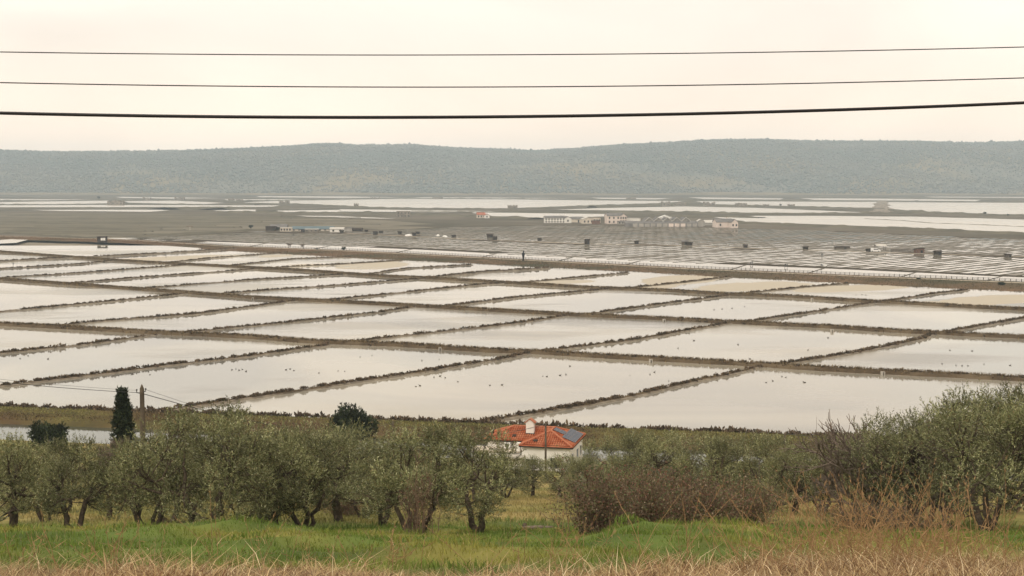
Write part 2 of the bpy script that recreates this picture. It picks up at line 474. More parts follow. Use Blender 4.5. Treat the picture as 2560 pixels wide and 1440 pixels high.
# canal between hillside and pans (axis y + 0.2 x = const)
def canal_pt(x, dp, z): return (x, dp - 0.2 * x, z)
V, Fc = grid_sheet(-420, 420, 0, 1, 60, 8, lambda X, Y: X * 0 - 0.12)
V[:, 1] = 164 + V[:, 1] * 30 - 0.2 * V[:, 0]
tag(obj('canal', fast_mesh('canal', V, Fc, attrs={'mud': np.zeros(len(V))}), M['canal_water']), 'dark green canal between the hillside and the grassy bank', 'canal', kind='structure')

# ------------------------------------------------------------------ evaporation ponds in front of the causeway
ROAD = [(-420, 572), (-200, 584), (0, 592), (250, 599.5), (353, 604), (571, 618), (867, 630), (1087, 641), (1307, 653), (1500, 663), (1710, 675), (1920, 684), (2137, 694), (2350, 702), (2560, 711), (2900, 724)]
ROAD_LO = [(571, 626), (850, 643), (1065, 657), (1303, 667), (1421, 674), (1570, 682), (1710, 687), (1901, 699), (2137, 711), (2405, 725), (2560, 732), (2900, 748)]
def line_y(pts, px): return np.interp(px, [p[0] for p in pts], [p[1] for p in pts])

MUDS = [(1700, 700, 105, 13, 1.0), (1880, 716, 170, 13, 0.75), (2130, 721, 165, 9, 0.95), (2480, 750, 150, 14, 0.85), (450, 645, 190, 6, 0.9),
        (930, 664, 110, 11, 0.7), (770, 664, 70, 6, 0.7), (1400, 706, 100, 6, 0.8), (2520, 812, 60, 18, 0.35), (1640, 716, 60, 9, 0.7), (2310, 756, 60, 4, 0.6),
        (1300, 722, 60, 4, 0.5), (690, 640, 60, 4, 0.7), (1540, 757, 40, 4, 0.5), (1040, 690, 50, 4, 0.5)]
def mud_at(P):
    px, py = proj(P)
    m = np.zeros(len(P))
    for cx, cy_, rx, ry, a in MUDS:
        d = np.sqrt(((px - cx) / rx) ** 2 + ((py - cy_ + 0.12 * (px - cx) * 0.3) / ry) ** 2)
        m = np.maximum(m, a * S((1.25 - d) / 0.6))
    return m
V, Fc = grid_sheet(-420, 420, 170, 760, 211, 148, lambda X, Y: X * 0)
mx_, my_ = V[:, 0], V[:, 1]
cent = V[Fc].mean(1)
px_, py_ = proj(cent)
keep = (cent[:, 1] + 0.2 * cent[:, 0] > 191) & (py_ > line_y(ROAD, px_) - 1)
Fc = Fc[keep]
tag(obj('pond_water', fast_mesh('pond_water', V, Fc, attrs={'mud': mud_at(V)}), M['pan_water']), 'pale shallow water of the big evaporation ponds below the causeway', 'water', kind='structure')

def world_line(pts, step=1.6, z=0.0):
    P = [at(p[0], p[1], z) for p in pts]
    out = []
    for a, c in zip(P[:-1], P[1:]):
        n = max(1, int((c - a).length / step))
        out += [a.lerp(c, k / n) for k in range(n)]
    out.append(P[-1])
    return out
def ribbon(name, pts, prof, m_, seed=0, wob=0.25, end_taper=False):
    """earth bank with cross-section prof [(offset, z)...] swept along a ground line"""
    rg = np.random.default_rng(seed)
    n = len(pts); k = len(prof)
    P = np.array([[p.x, p.y] for p in pts])
    T = np.gradient(P, axis=0); T /= np.linalg.norm(T, axis=1)[:, None] + 1e-9
    Nn = np.stack([-T[:, 1], T[:, 0]], 1)
    V = np.zeros((n, k, 3))
    sm = np.convolve(rg.normal(0, 1, n + 8), np.ones(5) / 5, 'same')[4:-4]
    for j, (o, z) in enumerate(prof):
        ow = np.convolve(rg.normal(0, 1, n + 8), np.ones(3) / 3, 'same')[4:-4] * wob
        inner = 0 < j < k - 1
        off = o + ow + sm * wob
        V[:, j, :2] = P + Nn * off[:, None]
        V[:, j, 2] = z + (ow * 0.25 * (z > 0.1) if inner else 0)
    i = np.arange((n - 1) * (k - 1)); r, c = i // (k - 1), i % (k - 1)
    a = r * k + c
    Fq = np.stack([a, a + k, a + k + 1, a + 1], 1)
    return V.reshape(-1, 3), Fq

B1 = [(-160, 806), (0, 813), (120, 819), (400, 835), (625, 845), (780, 857), (1000, 865), (1225, 880), (1330, 883), (1530, 895), (1830, 911), (1930, 917), (2080, 927), (2205, 933), (2370, 941), (2560, 951), (2800, 965)]
B2 = [(-160, 690), (0, 700), (208, 715), (302, 722), (470, 734), (625, 746), (750, 752), (850, 757), (1020, 766), (1175, 775), (1280, 781), (1420, 789), (1650, 799), (1800, 807), (2060, 819), (2230, 830), (2430, 840), (2560, 846), (2800, 858)]
B3 = [(-160, 620), (0, 631), (134, 641), (269, 651), (417, 660), (554, 667), (753, 678), (951, 692), (1065, 697), (1270, 709), (1488, 722), (1673, 729), (1818, 738), (1969, 743), (2170, 756), (2280, 761), (2430, 770), (2560, 776), (2800, 788)]
A_MAIN = [[(-120, 982), (0, 967), (250, 937), (400, 917), (600, 895), (820, 864)],
          [(330, 1046), (450, 1022), (565, 1005), (750, 977), (1000, 940), (1250, 900), (1320, 885)],
          [(1150, 1069), (1280, 1045), (1430, 1020), (1580, 992), (1730, 957), (1870, 927), (1900, 917)],
          [(-120, 898), (0, 885), (220, 862), (400, 837)],
          [(-120, 792), (0, 781), (250, 757), (470, 735)],
          [(100, 819), (250, 805), (500, 785), (740, 753)],
          [(430, 836), (700, 810), (950, 782), (1040, 768)],
          [(870, 858), (1000, 842), (1280, 811), (1425, 789)],
          [(1330, 883), (1580, 852), (1780, 817), (1835, 808)],
          [(1935, 915), (2130, 885), (2310, 847), (2335, 836)],
          [(-30, 698), (222, 682), (470, 663)],
          [(150, 712), (370, 693), (640, 674)],
          [(340, 724), (638, 700), (870, 687)],
          [(530, 737), (850, 714), (1065, 697)],
          [(800, 754), (984, 735), (1186, 714), (1262, 709)],
          [(1090, 770), (1287, 745), (1520, 724)],
          [(1450, 790), (1650, 762), (1830, 739)],
          [(1850, 809), (2030, 782), (2195, 757)],
          [(2345, 835), (2560, 797), (2680, 781)]]
A_TOP = [[(-120, 682), (0, 673), (202, 661), (280, 653)],
         [(-120, 664), (0, 655), (205, 644)],
         [(205, 645), (403, 635), (590, 623)],
         [(400, 660), (530, 646), (720, 632)],
         [(560, 667), (739, 648), (880, 643)],
         [(640, 672), (860, 661), (1005, 652)],
         [(900, 689), (1018, 672), (1180, 663)],
         [(1068, 697), (1203, 682), (1370, 672)],
         [(1280, 710), (1421, 697), (1570, 683)],
         [(1545, 724), (1710, 707), (1830, 693)],
         [(1832, 738), (2002, 720), (2120, 710)],
         [(2200, 757), (2338, 735), (2420, 726)]]
DIKES = []                                           # (points, half width, height, kind)
def dike(pts, hw, h, label, seed, kind):
    P = world_line(pts)
    V, Fq = ribbon('dike', P, [(-hw - 0.55, -0.3), (-hw - 0.2, 0.05), (-hw * 0.72, h * 0.8), (0, h), (hw * 0.72, h * 0.8), (hw + 0.2, 0.05), (hw + 0.55, -0.3)], None, seed, 0.22)
    me = fast_mesh('dike', V, Fq, smooth=True)
    me.materials.append(M['dike']); me.materials.append(M['dike_mud'])
    mi = np.zeros(len(Fq), np.int32); j = np.arange(len(Fq)) % 6
    mi[(j == 0) | (j == 5)] = 1
    if kind == 'a': mi[(j == 1) | (j == 4)] = 1
    me.polygons.foreach_set('material_index', mi)
    o = obj('dike', me)
    tag(o, label, 'dike', 'earth dikes between the ponds', 'structure')
    DIKES.append((P, hw, h, kind))
dike(B1, 1.6, 0.7, 'long grassy earth dike nearest the canal, crossing the ponds', 1, 'b')
dike(B2, 1.6, 0.7, 'long grassy earth dike halfway between canal and causeway', 2, 'b')
dike(B3, 1.7, 0.7, 'long grassy earth dike nearest the causeway', 3, 'b')
for i, p in enumerate(A_MAIN):
    dike(p, 0.7, 0.3, 'narrow muddy cross dike dotted with brown shrubs', 10 + i, 'a')
for i, p in enumerate(A_TOP):
    thick = i in (1, 2, 7)
    dike(p, 1.3 if thick else 0.6, 0.6 if thick else 0.3, 'thin mud dike running up to the causeway', 40 + i, 'a')

# grassy bank between canal and ponds
xs = np.arange(-420, 421, 2.0)
Pb = [Vector(canal_pt(x, 192.6, 0)) for x in xs]
V, Fq = ribbon('canal_bank', Pb, [(-7.2, -0.7), (-6.0, 0.2), (-4.6, 0.65), (-2.0, 0.85), (2.0, 0.8), (4.0, 0.55), (5.6, 0.12), (6.8, -0.5)], None, 77, 0.35)
M['bank'] = mat('grassy_bank', (0.125, 0.105, 0.042), (0.075, 0.066, 0.03), 0.25, 0.95, 6, bump=0.5, c3=(0.095, 0.062, 0.037), scale2=0.05)
tag(obj('canal_bank', fast_mesh('canal_bank', V, Fq, smooth=True), M['bank']), 'olive green grassy bank between canal and ponds', 'bank', kind='structure')

# ------------------------------------------------------------------ causeway with gravel track
P = world_line(ROAD, 2.5)
# bank width follows the photograph: narrow at the left, wide reed slope at the right
n = len(P)
Pa = np.array([[p.x, p.y] for p in P]); T = np.gradient(Pa, axis=0); T /= np.linalg.norm(T, axis=1)[:, None]
Nn = np.stack([T[:, 1], -T[:, 0]], 1)                # towards the camera
pxr, pyr = proj(np.column_stack([Pa, np.zeros(n)]))
lo = np.array([at(a_, max(line_y(ROAD_LO, a_) if a_ > 571 else b_ + 6.0, b_ + 5)) for a_, b_ in zip(pxr, pyr)])
wd = np.clip(((lo[:, :2] - Pa) * Nn).sum(1), 8, 60)
rg = np.random.default_rng(5)
prof = [(-9.0, -0.3), (-7.6, 0.25), (-6.8, 0.5), (-1.5, 0.55), (1.5, 0.52), (0.35, 0.45), (0.75, 0.22), (1.0, -0.2)]
V = np.zeros((n, 8, 3))
for j, (o_, z_) in enumerate(prof):
    off = np.full(n, o_) if j < 5 else 1.5 + (wd - 1.5) * o_
    off = off + np.convolve(rg.normal(0, 1, n + 8), np.ones(3) / 3, 'same')[4:-4] * (0.6 if j > 4 else 0.15)
    V[:, j, :2] = Pa + Nn * off[:, None]; V[:, j, 2] = z_ + (rg.normal(0, 0.08, n) if 4 < j < 7 else 0)
i = np.arange((n - 1) * 7); r, c = i // 7, i % 7; a_ = r * 8 + c
Fq = np.stack([a_, a_ + 1, a_ + 9, a_ + 8], 1)
M['reed_bank'] = mat('reedy_bank', (0.11, 0.08, 0.05), (0.17, 0.115, 0.075), 0.12, 0.95, 7, bump=0.6, c3=(0.075, 0.07, 0.045), scale2=0.03)
me = fast_mesh('causeway', V.reshape(-1, 3), Fq, smooth=True)
for k_ in ('reed_bank', 'track'): me.materials.append(M[k_])
me.polygons.foreach_set('material_index', np.where(c == 3, 1, 0).astype(np.int32))
tag(obj('causeway', me), 'long causeway with a pale gravel track and a reedy brown slope', 'road', kind='structure')
ROADPTS, ROADN, ROADW = Pa, Nn, wd

# ------------------------------------------------------------------ salt flats beyond the causeway
V = []
for q in range(0, n): V.append((Pa[q, 0] - Nn[q, 0] * 7.5, Pa[q, 1] - Nn[q, 1] * 7.5, 0.0))
b = MB()
far = [(6000, V[-1][1] - 200, 0), (6000, 4600, 0), (-6000, 4600, 0), (-6000, V[0][1], 0)]
b.add(V + far, [tuple(range(len(V) + 4))])
tag(b.build('salt_flat', M['flat']), 'grey brown salt flat stretching from causeway to the hills', 'flat', kind='structure')

def sheet(name, pts, z, m_, label, cat, mud=0.0, kind='structure'):
    P_ = [at(p[0], p[1], z) for p in pts]
    # pull curves in a little: resample edges with wobble so shores are not ruler-straight
    out = []
    rg_ = np.random.default_rng(int(abs(pts[0][0] * 7 + pts[0][1] * 13)) + len(pts))
    for a2, c2 in zip(P_, P_[1:] + P_[:1]):
        L_ = (c2 - a2).length; nn = max(1, min(14, int(L_ / 25)))
        for k2 in range(nn):
            q = a2.lerp(c2, k2 / nn)
            if k2: q += Vector((rg_.normal(0, 0.02 * L_ / nn), rg_.normal(0, min(9, 0.10 * L_ / nn)), 0))
            out.append(q)
    bb = MB(); bb.add(out, [tuple(range(len(out)))])
    me_ = bb.mesh(name)
    at2 = me_.attributes.new('mud', 'FLOAT', 'POINT'); at2.data.foreach_set('value', [mud] * len(out))
    return tag(obj(name, me_, m_), label, cat, kind=kind)

# broad drained field on the left
sheet('drained_field', [(-400, 531), (200, 533), (430, 534), (560, 539), (760, 545), (960, 551), (1090, 560), (960, 566), (640, 573), (400, 585), (215, 592), (0, 582), (-400, 572)], 0.03, M['dry_field'], 'broad drained grey field left of the worker huts', 'field')
sheet('drained_field', [(905, 564), (1060, 567), (1110, 572), (950, 574), (880, 569)], 0.05, M['dry_field'], 'small pale dried pan behind the long blue roof', 'field')

WATERS = [
 [(605, 506), (700, 502), (794, 499), (1020, 497), (1280, 498.5), (1500, 501), (1710, 503), (1656, 508), (1455, 514), (1270, 521), (1065, 520), (920, 518), (812, 512.5), (722, 509)],
 [(1740, 503), (1900, 503.5), (2100, 504.5), (2196, 504.5), (2196, 519), (2100, 518.5), (2000, 515.5), (1850, 512), (1770, 510)],
 [(2212, 505), (2330, 506), (2560, 507), (2900, 509), (2900, 548), (2560, 537.5), (2400, 532), (2290, 528), (2214, 525)],
 [(2000, 495.5), (2200, 496.5), (2450, 499.5), (2440, 503), (2200, 501), (2040, 500)],
 [(1720, 493), (1960, 496), (1950, 499), (1760, 497.5)],
 [(1388, 524), (1550, 519), (1710, 516), (1901, 520), (2164, 531), (1960, 532), (1811, 531), (1700, 529), (1550, 526)],
 [(1784, 543), (1888, 539.5), (2036, 539.5), (2288, 541.5), (2560, 549), (2900, 561), (2900, 595), (2560, 581.5), (2271, 568.5), (2002, 559), (1888, 557), (1844, 552)],
 [(850, 523), (1010, 525), (1170, 527), (1250, 529), (1100, 530.5), (850, 528.5)],
 [(1180, 531), (1350, 533), (1515, 535), (1515, 541), (1330, 545), (1210, 540)],
 [(690, 526.5), (850, 524.5), (850, 530), (700, 530)],
 [(740, 539), (850, 540), (991, 546.5), (940, 546), (776, 542)],
 [(-200, 508.5), (120, 503.5), (270, 501.5), (268, 508), (140, 511), (-200, 511.5)],
 [(-200, 514), (200, 512.5), (700, 513.5), (680, 517), (-200, 518.5)],
 [(75, 525), (400, 524), (425, 526), (370, 529.5), (150, 527)],
 [(530, 523), (640, 524), (640, 531), (540, 527)],
 [(310, 503), (430, 501.5), (560, 507), (500, 511), (320, 506.5)],
 [(290, 492), (430, 493.5), (560, 495), (430, 496.5), (300, 494.5)],
 [(640, 490), (860, 491), (1000, 493.5), (860, 495), (650, 493)],
 [(1030, 493), (1260, 494), (1440, 495.5), (1250, 496.3), (1060, 495)],
 [(1480, 494), (1680, 495.5), (1640, 498.5), (1500, 497)],
 [(560, 498), (680, 498), (760, 497.5), (690, 500), (570, 501.5)],
 [(2310, 491.5), (2560, 492.5), (2800, 493), (2560, 494.5), (2330, 493.5)],
 [(-200, 496), (120, 498.5), (240, 498), (120, 500.5), (-200, 501)],
 [(225, 596.5), (300, 592.5), (385, 594), (345, 597.5), (290, 599)],
 [(355, 598.5), (420, 596), (465, 598), (430, 600.5), (385, 602)],
 [(-60, 604), (40, 597), (72, 599), (40, 607), (-60, 612)],
]
for i, w in enumerate(WATERS):
    sheet('lagoon_water', w, 0.09 if i < 23 else 0.05, M['far_water'], 'flat pale lagoon water lying between dark far dikes', 'water', -0.4)

# far dikes: low scrubby ridges
def far_dike(pts, hw, h, seed):
    P_ = world_line(pts, 4.0)
    V_, F_ = ribbon('far_dike', P_, [(-hw, 0.0), (-hw * 0.55, h * 0.8), (0, h), (hw * 0.55, h * 0.8), (hw, 0.0)], None, seed, hw * 0.18)
    rg_ = np.random.default_rng(seed)
    k_ = np.repeat(np.convolve(np.abs(rg_.normal(0, 1, len(P_) + 6)), np.ones(2) / 2, 'same')[3:-3], 5)
    V_[:, 2] *= 0.30 + 0.32 * k_
    tag(obj('far_dike', fast_mesh('far_dike', V_, F_, smooth=False), M['far_dike']), 'dark scrubby dike out on the salt flats', 'dike', 'far dikes', 'structure')
FARD = [([(600, 510), (722, 510.5), (812, 514), (920, 519.5), (1065, 522), (1270, 523.5), (1455, 516), (1656, 509.5), (1740, 506)], 10, 2.2),
        ([(1480, 519), (1700, 512), (1850, 514.5), (2000, 518), (2120, 521), (2200, 524)], 9, 2.6),
        ([(2196, 524), (2290, 530), (2400, 535), (2560, 540), (2800, 551)], 8, 2.6),
        ([(1500, 531), (1700, 532), (1811, 534), (1960, 535), (2164, 535), (2288, 534), (2350, 533)], 9, 3.0),
        ([(1844, 557), (1920, 561), (2002, 565), (2150, 570), (2271, 574), (2400, 579), (2560, 586), (2800, 598)], 9, 2.6),
        ([(1700, 501), (1900, 501.5), (2100, 502.5), (2300, 504.5), (2560, 505), (2800, 506)], 12, 2.2),
        ([(600, 502), (760, 501), (1020, 496.5), (1280, 497), (1500, 499.5), (1700, 501)], 10, 2.2),
        ([(-100, 512), (200, 511.5), (330, 510.5), (500, 512), (640, 513)], 11, 2.0),
        ([(-100, 521), (200, 520), (420, 521), (560, 519), (720, 518)], 14, 1.6),
        ([(560, 531), (700, 533), (850, 534), (1000, 536), (1180, 541), (1340, 548)], 12, 2.8),
        ([(420, 524), (470, 521.5), (520, 522), (540, 525)], 25, 3.5),
        ([(1030, 528.5), (1180, 530), (1330, 531.5), (1520, 533)], 8, 1.4),
        ([(2163, 547), (2271, 553), (2330, 558), (2420, 561), (2560, 567), (2800, 575)], 2.2, 0.6),
        ([(0, 582), (100, 588), (220, 595), (300, 594), (420, 588), (560, 579), (640, 575)], 3.5, 1.1),
        ([(-100, 500), (130, 502.5), (300, 500), (560, 503), (620, 505)], 10, 1.6),
        ([(2000, 494.5), (2250, 496), (2450, 497.5), (2700, 497.5)], 12, 2.0),
        ([(1520, 538), (1640, 538), (1740, 541), (1900, 545)], 9, 2.0)]
for i, (p, hw, h) in enumerate(FARD): far_dike(p, hw, h, 200 + i)
# thin field ridges in the drained field
for i in range(30):
    y0 = 536 + i * 1.7 + random.uniform(-0.7, 0.7)
    x0, x1 = random.uniform(-150, 120), random.uniform(420, 980) if y0 < 560 else random.uniform(330, 640)
    P_ = world_line([(x0, y0 - 1), ((x0 + x1) / 2, y0 + random.uniform(-0.5, 1)), (x1, y0 + random.uniform(1, 5))], 12)
    V_, F_ = ribbon('r', P_, [(-4.5, 0.04), (0, 0.4), (4.5, 0.04)], None, 300 + i, 0.4)
    tag(obj('field_ridge', fast_mesh('field_ridge', V_, F_), M['far_dike']), 'thin dark ridge across the drained grey field', 'ridge', 'ridges of the drained field', 'structure')

# ------------------------------------------------------------------ crystallising basins
STRIP_TOP = [(300, 596), (480, 602), (640, 607), (850, 615), (1067, 624), (1280, 635), (1500, 645.5), (1710, 655.5), (1920, 664.5), (2137, 673.5), (2340, 683), (2560, 693), (2900, 707)]
UPPER = [(300, 594), (480, 590), (640, 578), (830, 584), (960, 577), (1100, 569), (1400, 563.5), (1700, 567), (1900, 573), (2050, 577), (2200, 584), (2400, 593), (2560, 600), (2900, 614)]
HUTLINE = [(600, 580), (860, 583), (1050, 592), (1250, 602), (1468, 610), (1700, 614), (1900, 622), (2100, 628), (2346, 636), (2560, 642), (2900, 652)]
dA = np.array([math.sin(math.radians(41.5)), math.cos(math.radians(41.5))])
dB = np.array([dA[1], -dA[0]])
o0 = np.array(at(1307, 645))[:2]
PA_, PB_ = 17.0, 6.1
ia, ib = np.meshgrid(np.arange(-10, 75), np.arange(-170, 150), indexing='ij')
ia, ib = ia.ravel(), ib.ravel()
cc = o0 + (ia[:, None] + 0.5) * PA_ * dA + (ib[:, None] + 0.5) * PB_ * dB
cpx, cpy = proj(np.column_stack([cc, np.zeros(len(cc))]))
ok = (cpy < line_y(STRIP_TOP, cpx) - 0.8) & (cpy > line_y(UPPER, cpx)) & (cpx > 330) & (cpx < 2760) & (np.abs(cpy - line_y(HUTLINE, cpx)) > 1.3) & (cc[:, 1] > 100)
ia, ib, cc, cpx, cpy = (q[ok] for q in (ia, ib, cc, cpx, cpy))
rg = np.random.default_rng(11)
nearz = cpy > line_y(HUTLINE, cpx)
leftz = S((1150 - cpx) / 350)
pr = np.where(nearz, 0.82 - 0.30 * leftz, 0.36)
blk = np.sin(ia * 1.9 + np.floor(ib / 2) * 2.7) * 0.12 + np.where(ib % 2 == 0, 0.06, -0.06)
rowdry = (np.sin(ia * 12.9898) * 43758.5 % 1) < 0.25
wet = rg.random(len(ia)) < np.clip(pr + blk - 0.35 * rowdry, 0.03, 0.97)
mudv = np.where(wet, -0.5, np.where(nearz, rg.uniform(0.4, 1.2, len(ia)), rg.uniform(0.28, 1.2, len(ia))))
ja, jb = np.where(nearz, 0.9, 1.3), np.where(ib % 2 == 0, 1.15, 0.75)
V = np.zeros((len(ia), 4, 3))
for k_, (sa, sb) in enumerate(((-1, -1), (1, -1), (1, 1), (-1, 1))):
    V[:, k_, :2] = cc + (sa * (PA_ / 2 - ja))[:, None] * dA + (sb * (PB_ / 2 - jb))[:, None] * dB
V[:, :, 2] = 0.05
Fq = np.arange(len(ia) * 4).reshape(-1, 4)
M['basin_dry'] = M['dry_field']
tag(obj('basin_water', fast_mesh('basin_water', V.reshape(-1, 3), Fq, attrs={'mud': np.repeat(mudv, 4)}), M['basin_water']), 'grid of small crystallising basins, some bright with brine, some drained', 'basins', kind='structure')
M['basin_floor'] = mat('dark_basin_mud', (0.085, 0.07, 0.052), (0.062, 0.052, 0.04), 0.05, 0.9)
fl_ = [at(x_, y_ - 1.0, 0.02) for x_, y_ in UPPER if x_ > 400] + [at(x_, y_ + 0.6, 0.02) for x_, y_ in reversed(STRIP_TOP) if x_ > 400]
b3 = MB(); b3.add(fl_, [tuple(range(len(fl_)))])
tag(b3.build('basin_floor', M['basin_floor']), 'dark mud floor under the grid of small basins', 'ground', kind='structure')
# low wooden-edged ridges along the basin columns
bb = MB()
for k_ in sorted(set(ib.tolist())):
    rows = sorted(ia[ib == k_].tolist())
    start = prev = None
    runs = []
    for r_ in rows:
        if start is None: start = prev = r_
        elif r_ == prev + 1: prev = r_
        else: runs.append((start, prev)); start = prev = r_
    if start is not None: runs.append((start, prev))
    wdt, hh = (0.35, 0.22) if k_ % 2 == 0 else (0.18, 0.12)
    for s_, e_ in runs:
        p0 = o0 + s_ * PA_ * dA + k_ * PB_ * dB; p1 = o0 + (e_ + 1) * PA_ * dA + k_ * PB_ * dB
        q = [(*(p0 - dB * wdt), 0.01), (*(p0 + dB * wdt), 0.01), (*(p1 + dB * wdt), 0.01), (*(p1 - dB * wdt), 0.01)]
        t_ = [(*(p0 - dB * wdt * .6), hh), (*(p0 + dB * wdt * .6), hh), (*(p1 + dB * wdt * .6), hh), (*(p1 - dB * wdt * .6), hh)]
        bb.add(q + t_, [(4, 5, 6, 7), (0, 1, 5, 4), (1, 2, 6, 5), (2, 3, 7, 6), (3, 0, 4, 7)])
tag(bb.build('basin_ridges', M['far_dike']), 'low dark ridges separating the small crystallising basins', 'ridges', kind='structure')
# bright storage strip just behind the fence, in bays
cuts = [300, 470, 620, 780, 985, 1200, 1390, 1560, 1820, 2015, 2245, 2460, 2680, 2900]
FTOP = [(x, y - 6.5 - 0.0006 * max(0, x - 900)) for x, y in ROAD]
for i, (c0, c1) in enumerate(zip(cuts[:-1], cuts[1:])):
    sh = 42
    top = [(c0 + sh + 6, float(line_y(STRIP_TOP, c0 + sh)) + 0.9), ((c0 + c1) / 2 + sh, float(line_y(STRIP_TOP, (c0 + c1) / 2 + sh)) + 0.9), (c1 + sh - 3, float(line_y(STRIP_TOP, c1 + sh)) + 0.9)]
    bot = [(c1 - 8, float(line_y(ROAD, c1)) - 2.5), ((c0 + c1) / 2, float(line_y(ROAD, (c0 + c1) / 2)) - 2.5), (c0, float(line_y(ROAD, c0)) - 2.5)]
    if top[0][1] >= bot[2][1] - 1: continue
    P_ = [at(x, y, 0.06) for x, y in top + bot]
    b2 = MB(); b2.add(P_, [(5, 4, 3, 2, 1, 0)])
    me_ = b2.mesh('storage_basin_water'); a2 = me_.attributes.new('mud', 'FLOAT', 'POINT'); a2.data.foreach_set('value', [-0.5] * 6)
    tag(obj('storage_basin_water', me_, M['basin_water']), 'bright brine in the long storage basin behind the causeway fence', 'water', kind='structure')
# pale service track between the huts
P_ = world_line(HUTLINE[1:], 5)
V_, F_ = ribbon('t', P_, [(-2.4, 0.06), (0, 0.12), (2.4, 0.06)], None, 9, 0.5)
tag(obj('service_track', fast_mesh('service_track', V_, F_), M['track']), 'pale earth track linking the salt workers huts', 'track', kind='structure')

# ------------------------------------------------------------------ hills
RIDGE = [(-700, 372), (-300, 368), (0, 371), (180, 377), (430, 375), (600, 372), (740, 362), (800, 357), (850, 357), (900, 362), (1030, 360), (1130, 366), (1250, 371), (1330, 375), (1430, 370), (1500, 363), (1700, 351), (1880, 347), (2050, 350), (2250, 352), (2400, 355), (2560, 352), (2900, 348), (3300, 360)]
YR = 4750.0
def hill_z(x, y):
    pxh = CX + F * x / 4750.0
    top = HC + (452 - np.interp(pxh, [p[0] for p in RIDGE], [p[1] for p in RIDGE])) / F * YR - 7
    base = 3560 + 90 * np.sin(x * 0.0013 + 0.6) + np.where(x < 0, -x * 0.22, 0) * 0.8
    t = np.clip((y - base) / (YR - base), 0, 1.6)
    prof_ = np.where(t < 1, 1 - (1 - t) ** 1.7, 1 - 0.5 * (t - 1))
    gul = (np.sin(x * 0.011 + 1.5 * np.sin(y * 0.004)) * 0.55 + np.sin(x * 0.027 + y * 0.006) * 0.3 + np.sin(x * 0.0049 - y * 0.003 + 1) * 0.6)
    z = top * prof_ + gul * 11 * np.clip(t * 2, 0, 1) * np.clip(1.06 - t, 0, 1)
    return np.where(y < base, -0.6, z)
V, Fc = grid_sheet(-3400, 3400, 3300, 5600, 273, 116, hill_z)
M['hill'] = mat('hill_scrub_ground', (0.14, 0.145, 0.125), (0.18, 0.175, 0.15), 0.006, 0.95, 8, c3=(0.21, 0.175, 0.115), scale2=0.0035)
tag(obj('hills', fast_mesh('hills', V, Fc, smooth=True), M['hill']), 'long wooded ridge of hills fading in haze behind the salt flats', 'hills', kind='structure')
# woodland on the hills, as one mass
rg = np.random.default_rng(21)
NT = 95000
x = rg.uniform(-2350, 2350, NT); y = 3560 + (YR + 60 - 3560) * rg.random(NT) ** 1.15
pw = np.abs(CX + F * x / y - CX) < 1480
x, y = x[pw], y[pw]; z = hill_z(x, y)
open_ = vnoise(x, y, 0.006, 4) + 0.5 * vnoise(x, y, 0.02, 5)
k_ = (z > 0.5) & (rg.random(len(x)) < np.clip(1.0 - 0.55 * S((open_ - 0.25) / 0.5), 0.15, 1))
x, y, z, open_ = x[k_], y[k_], z[k_], open_[k_]
NT = len(x)
octv = np.array([(1, 0, 0), (0, 1, 0), (-1, 0, 0), (0, -1, 0), (0, 0, 1), (0, 0, -0.6)], float)
octf = np.array([(0, 1, 4), (1, 2, 4), (2, 3, 4), (3, 0, 4), (1, 0, 5), (2, 1, 5), (3, 2, 5), (0, 3, 5)])
sz = rg.uniform(1.8, 4.2, NT) * (1 - 0.25 * S(open_)) ; sz = np.where(rg.random(NT) < 0.05, sz * 1.5, sz)
V = octv[None] * sz[:, None, None] * rg.uniform(0.7, 1.3, (NT, 6, 1))
ang = rg.uniform(0, 6.28, NT); ca, sa = np.cos(ang)[:, None], np.sin(ang)[:, None]
V = np.stack([V[..., 0] * ca - V[..., 1] * sa, V[..., 0] * sa + V[..., 1] * ca, V[..., 2] * 1.05 + sz[:, None] * 0.7], -1)
V += np.stack([x, y, z], 1)[:, None, :]
pal = np.array([(0.145, 0.165, 0.15), (0.175, 0.18, 0.165), (0.21, 0.195, 0.175), (0.115, 0.14, 0.125), (0.27, 0.235, 0.18)])  # paled and shifted blue-grey: some of the haze is put into the tree colours
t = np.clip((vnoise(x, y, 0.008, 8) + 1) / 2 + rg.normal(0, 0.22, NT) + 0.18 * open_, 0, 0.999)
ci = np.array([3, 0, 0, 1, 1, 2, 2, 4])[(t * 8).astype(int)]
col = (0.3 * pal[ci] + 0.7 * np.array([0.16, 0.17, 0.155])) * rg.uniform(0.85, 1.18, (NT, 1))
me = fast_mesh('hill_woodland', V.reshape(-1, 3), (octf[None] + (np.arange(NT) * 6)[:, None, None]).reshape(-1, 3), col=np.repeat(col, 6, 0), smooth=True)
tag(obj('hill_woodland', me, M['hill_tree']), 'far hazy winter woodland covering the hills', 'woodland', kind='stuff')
# fringe of tawny reeds along the far shore
P_ = [Vector((x_, 3560 + 90 * math.sin(x_ * 0.0013 + 0.6) + (-x_ * 0.176 if x_ < 0 else 0) - 40, 0)) for x_ in np.arange(-3000, 3001, 60.0)]
V_, F_ = ribbon('s', P_, [(-120, 0.05), (-60, 1.5), (0, 2.5), (80, 3.0)], None, 31, 14)
tag(obj('far_shore', fast_mesh('far_shore', V_, F_), mat('tawny_reeds', (0.22, 0.185, 0.13), (0.16, 0.14, 0.10), 0.01, 0.95)), 'tawny reed shore at the foot of the hills', 'shore', kind='structure')

